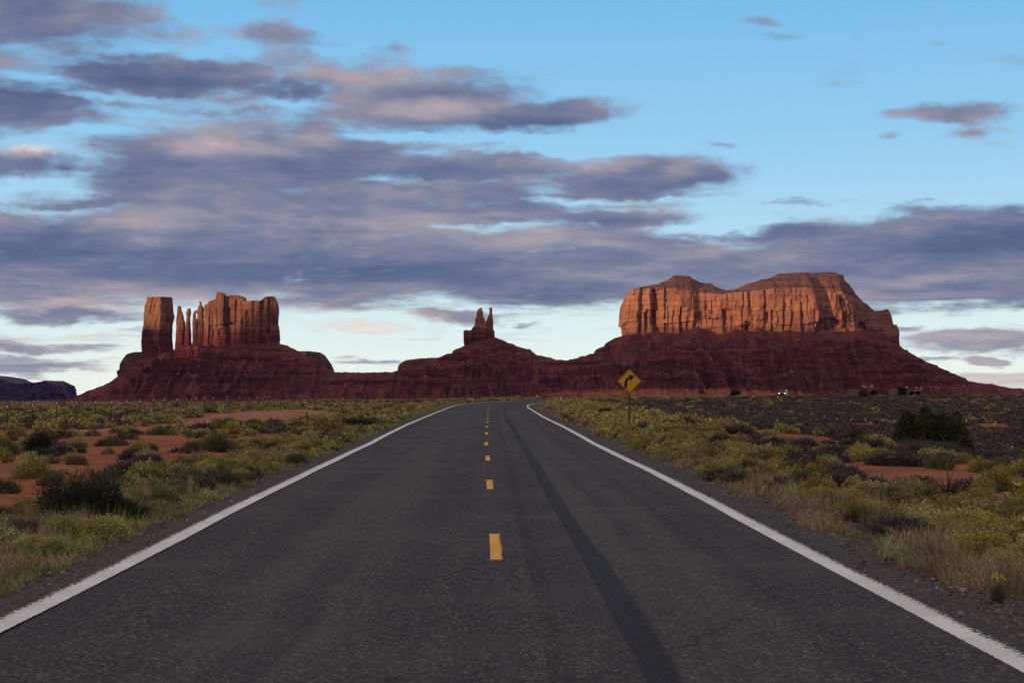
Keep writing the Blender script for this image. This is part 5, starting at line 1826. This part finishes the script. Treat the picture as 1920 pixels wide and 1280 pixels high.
# ------------------------------------------------------------------ roadside furniture
def build_sign():
    x, y = (1180 - CX) / FPX * 71.4, 71.4
    z = ground_z(x, y)
    o = thing('road_sign', 'yellow diamond warning sign with black curve-right arrow on a tall thin post', 'road sign', (x, y, z))
    steel = plain('weathered_post', (.17, .135, .10), .8, 0.0, var=.25, scale=5)
    zc = CAMZ + (HOR - 714.3) / FPX * y - z
    b = BM()
    # U-channel post
    h = zc + .5
    b.box((-.038, 0, h / 2 - .2), (.010, .050, h + .4))
    b.box((.038, 0, h / 2 - .2), (.010, .050, h + .4))
    b.box((0, .021, h / 2 - .2), (.068, .008, h + .4))
    for k in range(26):
        b.box((0, .0155, .3 + k * .1), (.012, .004, .012))
    link('post', b.done('post', steel), o)
    hd = .555

    def diamond(r, c):
        pts = []
        for k in range(4):
            a = math.pi / 2 * k
            for j in range(-2, 3):
                aa = a + j / 2 * math.pi / 4
                pts.append(((r - c * math.sqrt(2)) * math.cos(a) + c * math.cos(aa), (r - c * math.sqrt(2)) * math.sin(a) + c * math.sin(aa)))
        return [(p[0], p[1] + zc) for p in pts]
    b = BM()
    b.prism(diamond(hd, .035), -.036, -.030)
    panel = link('sign_panel', b.done('sign_panel', plain('sign_back', (.35, .35, .35), .5, .6)), o)

    def b_yel(n, p, out):
        pos = n.pos()
        c = n.mix(n.noise(pos, 3.0, 4.0, .6), (.80, .40, .006, 1), (.88, .47, .012, 1))
        c = n.mix(n.mrange(n.noise(pos, 14.0, 5.0, .7), .62, .75, 0, .35), c, (.55, .27, .02, 1))
        n.set(p.inputs['Base Color'], c)
        p.inputs['Roughness'].default_value = .55
    yel = mat('sign_yellow', b_yel)
    blk = plain('sign_black', (.012, .012, .012), .6)
    b = BM()
    b.prism(diamond(hd - .004, .033), -.040, -.0375)
    link('sign_face', b.done('sign_face', yel), panel)
    # thin black border, as a ring of bars
    outer, inner = diamond(hd - .022, .030), diamond(hd - .048, .024)
    bm = BM()
    n = len(outer)
    for i in range(n):
        j = (i + 1) % n
        bm.prism([outer[i], outer[j], inner[j], inner[i]], -.0435, -.0415)
    link('border', bm.done('border', blk), panel)
    pts = [(260, 390), (259, 330), (263, 298), (274, 270), (292, 248), (315, 232), (337, 223), (317, 191), (414, 207), (359, 295), (352, 261), (332, 267), (316, 279), (305, 298), (301, 322), (300, 390)]
    s = hd / 193.0
    poly = [((px - 336) * s, (291 - row) * s + zc) for px, row in pts]
    bm = BM()
    bm.prism(poly, -.0435, -.0415)
    me = bm.done('arrow', blk)
    link('arrow', me, panel)
    for zz in (.40, -.40):
        b = BM()
        b.tube([(0, -.046, zc + zz), (0, -.040, zc + zz)], [.012, .016], n=10)
        link('bolt', b.done('bolt', plain('bolt_steel', (.6, .6, .6), .4, .7)), panel)


def build_guide_posts():
    white = plain('reflector_white', (.75, .73, .70), .4)
    grey = plain('galvanised_post', (.20, .20, .20), .6, .3)
    for px, row, Y, h, refl, lab in (
            (1051.6, 743.8, 104, None, True, 'nearer grey guide post with white reflector on the inner curve of the road'),
            (1006.8, 739.6, 152, None, True, 'farther grey guide post with white reflector by the inner end of the curve'),
            (834, 734, 185, 1.5, False, 'tall plain grey marker post left of the bend'),
            (878, 739, 255, 1.15, False, 'leftmost of the short marker posts along the outer bend'),
            (903.5, 737.5, 265, 1.3, False, 'middle marker post along the outer bend, just left of the vanishing road'),
            (978.6, 733.5, 300, 1.5, False, 'marker post straight above the road where it bends out of sight'),
            (1085, 737, 400, 1.0, False, 'farthest marker post, right of the two reflector posts')):
        x = (px - CX) / FPX * Y
        z = ground_z(x, Y)
        ztop = CAMZ + (HOR - row) / FPX * Y
        h = max(ztop - z, .7)
        o = thing('guide_post', lab, 'guide post', (x, Y, z), 'guide posts at the bend')
        w = .07 if refl else .085
        b = BM()
        b.box((0, 0, h / 2 - .15), (w, .03, h + .3), bevel=.006)
        b.box((0, .02, h / 2 - .15), (.02, .02, h + .3))
        link('post', b.done('post', grey), o)
        if refl:
            b = BM()
            b.box((0, -.021, h - .11), (w + .03, .010, .20), bevel=.004)
            link('reflector', b.done('reflector', white), o)


def wire_fence(name, label, posts, brace, wires=5):
    x0, y0, z0 = posts[0][:3]
    o = thing('wire_fence', label, 'fence', (x0, y0, z0))
    olive = plain('fence_post_green', (.045, .050, .035), .7, .2)
    tip = plain('fence_post_tip', (.62, .60, .58), .5)
    gal = plain('fence_galvanised', (.22, .23, .23), .5, .5)
    tops = []
    for i, (x, y, z, h, lean) in enumerate(posts):
        top = Vector((lean * h, 0, h))
        big = i in brace
        r = .055 if big else .024
        b = BM()
        if big:
            b.tube([(0, 0, -.2), tuple(top)], r, n=10)
            b.tube([(0, .06, h * .8), (0, 1.5, .05)], r * .7, n=8)
        else:
            b.box((0, 0, h / 2 - .1), (.045, .012, h + .2))
            b.box((0, .018, h / 2 - .1), (.012, .036, h + .2))
            for k in range(8):
                b.box((0, -.010, .15 + k * h / 9), (.014, .008, .02))
        me = b.done('post', gal if big else olive)
        if lean:
            sh = Matrix.Identity(4)
            sh[0][2] = lean
            me.transform(sh) if not big else None
        p = link('post', me, o, (x - x0, y - y0, z - z0))
        if not big:
            b = BM()
            b.box((lean * (h - .06), 0, h - .06), (.052, .030, .16))
            link('post_tip', b.done('post_tip', tip), p)
        tops.append((Vector((x - x0, y - y0, z - z0)), top))
    wire = plain('fence_wire', (.11, .10, .095), .5, .6)
    for k in range(wires):
        f = .18 + .74 * k / (wires - 1)
        b = BM()
        pts = []
        for i, (p, t) in enumerate(tops):
            q = p + t * f + Vector((0, -.02, 0))
            if pts:
                m = (pts[-1] + q) / 2 - Vector((0, 0, .015))
                pts.append(m)
            pts.append(q)
        b.tube(pts, .0022, n=4)
        link('wire', b.done('wire', wire), o)


def build_fences():
    pxs = [15, 63, 107, 143.5, 179, 209, 238.5, 263, 288.5, 307, 332, 351, 369, 383.5, 400, 427, 450, 467, 483.5, 497.5, 508, 526, 539, 551.5, 563, 573.5, 583, 592]
    tops = [760, 757, 754, 752.5, 751.5, 752, 750.6, 749.6, 748, 748.5, 747, 746.5, 746, 744.5, 745, 741, 744, 746, 743.5, 742.5, 743, 742, 741, 740, 741, 742, 745, 748]
    posts, rng = [], np.random.default_rng(5)
    for i, (px, row) in enumerate(zip(pxs, tops)):
        X = -24.6
        Y = X / ((px - CX) / FPX)
        z = ground_z(X, Y)
        h = float(np.clip(CAMZ + (HOR - row) / FPX * Y - z, .95, 1.6))
        posts.append((X, Y, z, h, float(rng.normal(0, .02)) if px != 508 else -.16))
    # the fence comes on towards the camera outside the view
    pre = []
    for k in range(1, 4):
        Y = posts[0][1] - 3.9 * k
        pre.append((-24.6, Y, ground_z(-24.6, Y), 1.1, 0.0))
    wire_fence('wire_fence', 'thin wire fence on green white-tipped posts running along the left dirt track', pre[::-1] + posts, {3 + 15})
    R_ = [(1921, 803), (1864, 793), (1811, 785), (1764, 786), (1728, 786), (1690, 784), (1654, 785.5), (1622.5, 784.5), (1595.5, 785), (1569, 783.5), (1545, 782), (1522, 774), (1502, 774), (1481.7, 771.5), (1464, 774), (1446, 771), (1430, 769.5), (1415, 768), (1401, 766), (1389, 767), (1369, 767.5), (1352, 766.5), (1337, 765.5), (1325, 764), (1314, 763), (1304, 762)]
    posts = []
    for px, row in R_:
        X = 19.6 + 3.6 * (1921 - px) / 520.0
        Y = X / ((px - CX) / FPX)
        z = ground_z(X, Y)
        h = float(np.clip(CAMZ + (HOR - row) / FPX * Y - z, .9, 1.55))
        posts.append((X, Y, z, h, float(rng.normal(0, .015))))
    pre = []
    for k in range(1, 4):
        Y = posts[0][1] - 3.9 * k
        pre.append((posts[0][0] - .1 * k, Y, ground_z(posts[0][0] - .1 * k, Y), 1.15, 0.0))
    wire_fence('wire_fence', 'thin wire fence on white-tipped posts crossing the right scrub plain past the juniper', pre[::-1] + posts, {3 + 18})


# ------------------------------------------------------------------ oncoming van with its headlights on
def build_van():
    Y = 436.0
    X = (1467.5 - CX) / FPX * Y
    zr = float(rz(Y)) + .01
    o = thing('van', 'boxy silver van with both headlights lit, coming round the far bend', 'van', (X, Y, zr), None, None, R(165))
    # local axes: +y is the way the van drives; turned to face the camera and to its left
    body_m = plain('van_paint', (.13, .15, .17), .25, .4, var=.04)
    dark = plain('van_trim', (.02, .02, .022), .5)
    glass = plain('van_glass', (.02, .025, .03), .08, 0, var=.02)
    L_, W_, H_ = 4.9, 1.95, 1.95
    b = BM()
    prof = [(-2.45, .42), (-2.45, 1.80), (-2.30, 1.93), (.75, 1.95), (.95, 1.90), (1.55, 1.20), (2.32, 1.08), (2.45, .92), (2.45, .42)]
    n = len(prof)
    tops = []
    for sx in (-1, 1):
        tops.append([b.bm.verts.new((sx * (W_ / 2 - (.10 if z > 1.25 else 0)), yy, z)) for yy, z in prof])
    b.bm.faces.new(tops[0])
    b.bm.faces.new(tops[1][::-1])
    for i in range(n):
        j = (i + 1) % n
        b.bm.faces.new((tops[0][i], tops[1][i], tops[1][j], tops[0][j]))
    bmesh.ops.recalc_face_normals(b.bm, faces=b.bm.faces)
    bmesh.ops.bevel(b.bm, geom=list(b.bm.edges), offset=.05, segments=2, affect='EDGES')
    link('body', b.done('body', body_m), o)
    b = BM()
    a0, a1 = Vector((0, 1.00, 1.86)), Vector((0, 1.53, 1.24))
    d = (a1 - a0)
    nn = Vector((0, .76, .65)).normalized() * .022
    vs = [b.bm.verts.new(Vector((sx * w, 0, 0)) + p + nn) for p, w in ((a0, .80), (a1, .88)) for sx in (-1, 1)]
    vs2 = [b.bm.verts.new(v.co - nn * 1.6) for v in vs]
    b.bm.faces.new((vs[0], vs[1], vs[3], vs[2]))
    for i, j in ((0, 1), (1, 3), (3, 2), (2, 0)):
        b.bm.faces.new((vs[i], vs[j], vs2[j], vs2[i]))
    link('windshield', b.done('windshield', glass), o)
    for sx in (-1, 1):
        for y0, y1 in ((.10, .95), (-.95, -.02), (-2.1, -1.08)):
            b = BM()
            b.box((sx * (W_ / 2 - .055), (y0 + y1) / 2, 1.55), (.05, y1 - y0, .46), bevel=.02)
            link('side_window', b.done('side_window', glass), o)
        b = BM()
        b.box((sx * (W_ / 2 + .10), 1.05, 1.32), (.18, .10, .22), bevel=.03)
        link('mirror', b.done('mirror', dark), o)
        b = BM()
        b.tube([(sx * .72, 2.44, .86), (sx * .72, 2.50, .86)], [.10, .085], n=16)
        hl = link('headlight', b.done('headlight', plain('headlight_glow', (.9, .85, .7), .3, 0, (1.0, .72, .38), 5.0)), o)
        for yy in (-1.5, 1.52):
            b = BM()
            b.tube([(sx * (W_ / 2 - .22), yy, .34), (sx * (W_ / 2 + .005), yy, .34)], .345, n=22)
            wh = link('wheel', b.done('wheel', plain('tyre_rubber', (.015, .015, .015), .9)), o)
            b = BM()
            b.tube([(sx * (W_ / 2 - .10), yy, .34), (sx * (W_ / 2 + .018), yy, .34)], .20, n=18)
            link('rim', b.done('rim', plain('rim_metal', (.35, .35, .36), .35, .8)), wh)
    b = BM()
    b.box((0, 2.46, .84), (1.0, .05, .22), bevel=.02)
    for k in range(4):
        b.box((0, 2.49, .77 + k * .048), (.96, .02, .014))
    link('grille', b.done('grille', dark), o)
    for yy in (2.46, -2.46):
        b = BM()
        b.box((0, yy, .52), (W_ - .02, .14, .20), bevel=.04)
        link('bumper', b.done('bumper', dark), o)
    b = BM()
    b.box((0, 0, .36), (W_ - .3, 4.4, .14))
    link('underbody', b.done('underbody', dark), o)


# ------------------------------------------------------------------ vendor stalls, flags and parked cars at the foot of the mesa
def build_stalls():
    Y = 950.0
    X = lambda px: (px - CX) / FPX * Y
    zg = lambda px: ground_z(X(px), Y)
    sc = Y / FPX
    tan = plain('stall_plywood', (.26, .155, .10), .8, var=.2, scale=.8)
    tin = plain('stall_roof', (.20, .12, .085), .7)
    dk = plain('stall_inside', (.018, .014, .012), .9)
    for (p0, p1, top, lab, opens, yo) in ((1668, 1680, 732.0, 'tan closed vendor stall left of the dark bushy tree', (), 0.0), (1702, 1726, 732.6, 'tan open-fronted vendor stall right of the dark bushy tree', (1714.5, 1722), 4.0), (1589, 1612, 731.5, 'long low brown shelter left of the round bush', (), 14.0)):
        y = Y + yo
        xa, xb = (p0 - CX) / FPX * y, (p1 - CX) / FPX * y
        xc = (xa + xb) / 2
        z0 = ground_z(xc, y)
        h = max(CAMZ + (HOR - top) / FPX * y - z0, 1.9)
        o = thing('vendor_stall', lab, 'stall', (xc, y, z0))
        w = xb - xa
        b = BM()
        b.box((0, 1.6, h / 2 - .1), (w, .12, h + .2))
        b.box((-w / 2 + .06, 0, h / 2 - .1), (.12, 3.08, h + .2))
        b.box((w / 2 - .06, 0, h / 2 - .1), (.12, 3.08, h + .2))
        if opens:
            b.box((0, -1.6, .25), (w, .12, .9))
            b.box((0, -1.6, h - .15), (w, .12, .3))
            for k in range(len(opens) + 1):
                b.box((-w / 2 + w * k / len(opens), -1.6, h / 2), (.5, .13, h))
        else:
            b.box((0, -1.6, h / 2 - .1), (w, .12, h + .2))
        link('wall', b.done('wall', tan), o)
        b = BM()
        b.box((0, 0, h + .07), (w + .7, 4.0, .12), rot=Matrix.Rotation(R(3), 4, 'X'))
        link('roof', b.done('roof', tin), o)
        b = BM()
        b.box((0, 1.45, h / 2), (w - .3, .1, h - .1))
        link('back_panel', b.done('back_panel', dk), o)
    pole_m = plain('flag_pole', (.35, .34, .33), .5, .3)
    red, whitef, yel, blue = plain('flag_red', (.40, .06, .05), .8), plain('flag_white', (.72, .68, .68), .8), plain('flag_yellow', (.66, .50, .05), .8), plain('flag_blue', (.10, .11, .28), .8)
    for px, top, cols, lab in ((1616, 724.2, (whitef, red), 'pale pink flag, leftmost of the flags over the stalls'), (1620.5, 724.0, (red, whitef), 'faded red flag second from the left over the stalls'), (1627, 724.2, (blue, blue), 'dark blue flag between red and yellow flags'), (1632, 722.5, (yel, yel), 'bright yellow flag over the stalls'),
                               (1698, 725.6, (whitef, blue), 'small pale flag above the dark bushy tree'), (1716.5, 727.0, (whitef, red), 'white and red flag over the open stall'), (1724.5, 726.8, (red, whitef), 'rightmost flag, red and white, past the open stall')):
        y = Y + 2
        x = (px - CX) / FPX * y
        z0 = ground_z(x, y)
        h = CAMZ + (HOR - top) / FPX * y - z0 + .3
        o = thing('flag', lab, 'flag', (x, y, z0), 'flags over the vendor stalls')
        b = BM()
        b.tube([(0, 0, -.2), (0, 0, h)], [.05, .03], n=8)
        b.tube([(0, 0, h), (0, 0, h + .1)], [.06, .02], n=8)
        link('flag_pole', b.done('flag_pole', pole_m), o)
        nx, nz = 9, 6
        v, mi = [], []
        for k in range(nz):
            for j in range(nx):
                u = j / (nx - 1)
                v.append((.04 + 1.25 * u, .16 * math.sin(u * 6 + px), h - .08 - 1.15 * k / (nz - 1) + .42 * u + .05 * math.sin(u * 7)))
        f = grid_faces(nz, nx)
        mi = [0 if (i // (nx - 1)) < 3 else 1 for i in range(len(f))]
        link('cloth', mesh_np('cloth', np.array(v), f, list(cols), mi, smooth=True), o)
    wht = plain('car_white', (.62, .64, .66), .3, .1, var=.03)
    blu = plain('car_pale_blue', (.34, .44, .50), .3, .2, var=.03)
    sil = plain('car_silver', (.42, .43, .44), .3, .4, var=.03)
    glass = plain('van_glass', (.02, .025, .03), .08)
    tyre = plain('tyre_rubber', (.015, .015, .015), .9)
    for px, m, hh, lab in ((1632.5, blu, 2.2, 'pale blue high-roofed car parked beside the small dark tree'), (1646, wht, 1.45, 'white parked car nearest the small dark tree'), (1653.5, sil, 1.4, 'silver car parked between two white cars'), (1661, wht, 1.5, 'white parked car nearest the closed vendor stall')):
        y = Y + 1
        x = (px - CX) / FPX * y
        o = thing('parked_car', lab, 'car', (x, y, ground_z(x, y) + .02), 'cars parked by the vendor stalls')
        b = BM()
        b.box((0, 0, .62), (2.3 if hh > 2 else 4.3, 1.8, .62), bevel=.12)
        b.box((-.1, 0, .93 + (hh - .93) / 2), (2.1 if hh > 2 else 2.3, 1.6, hh - .93), bevel=.10, taper=(.86, .9))
        link('body', b.done('body', m), o)
        for sy in (-1, 1):
            b = BM()
            b.box((-.1, sy * .775, .93 + (hh - .93) * .52), (1.75, .04, (hh - .93) * .5))
            link('window', b.done('window', glass), o)
            for xx in (-1.35, 1.35):
                b = BM()
                b.tube([(xx * (.55 if hh > 2 else 1), sy * .70, .32), (xx * (.55 if hh > 2 else 1), sy * .92, .32)], .32, n=14)
                link('wheel', b.done('wheel', tyre), o)


def build_litter():
    rng = np.random.default_rng(2)
    for px, row, s, col, lab in ((153, 791, .22, (.42, .50, .60), 'crumpled pale blue plastic bag lying near the left fence'), (1359, 827, .20, (.55, .55, .55), 'crumpled white plastic bag on the sand behind the right verge')):
        x, y, z = hit(px, row)
        bm = bmesh.new()
        bmesh.ops.create_icosphere(bm, subdivisions=3, radius=1)
        for v in bm.verts:
            n = float(pnoise(v.co.x * 1.8 + px, v.co.y * 1.8, v.co.z * 1.8)) + .5 * abs(float(pnoise(v.co.x * 5 + px, v.co.y * 5, v.co.z * 5)))
            v.co = v.co * (1 + .45 * n)
            v.co.x *= s
            v.co.y *= s * .7
            v.co.z = v.co.z * s * .45 + s * .3
        me = bpy.data.meshes.new('plastic_bag')
        bm.to_mesh(me)
        bm.free()
        me.materials.append(plain('bag_plastic' + str(px), col, .35))
        thing('plastic_bag', lab, 'plastic bag', (x, y, z), None, me)


build_sign()
build_guide_posts()
build_fences()
build_van()
build_stalls()
build_litter()
build_trees()
build_shrubs()
build_grass()


# ------------------------------------------------------------------ the air: faint haze that blues the far mesas
def build_haze():
    b = BM()
    b.box((0, 3700, 900), (36000, 20400, 2040))
    m = bpy.data.materials.new('haze_air')
    m.use_nodes = True
    n = NT(m.node_tree)
    n.n.clear()
    out = n.n.new('ShaderNodeOutputMaterial')
    v = n.n.new('ShaderNodeVolumePrincipled')
    v.inputs['Color'].default_value = (0.16, 0.30, 1.0, 1)
    v.inputs['Density'].default_value = 0.75e-5
    v.inputs['Anisotropy'].default_value = 0.0
    n.l.new(v.outputs[0], out.inputs['Volume'])
    link('haze', b.done('haze', m), kind='stuff')


build_haze()
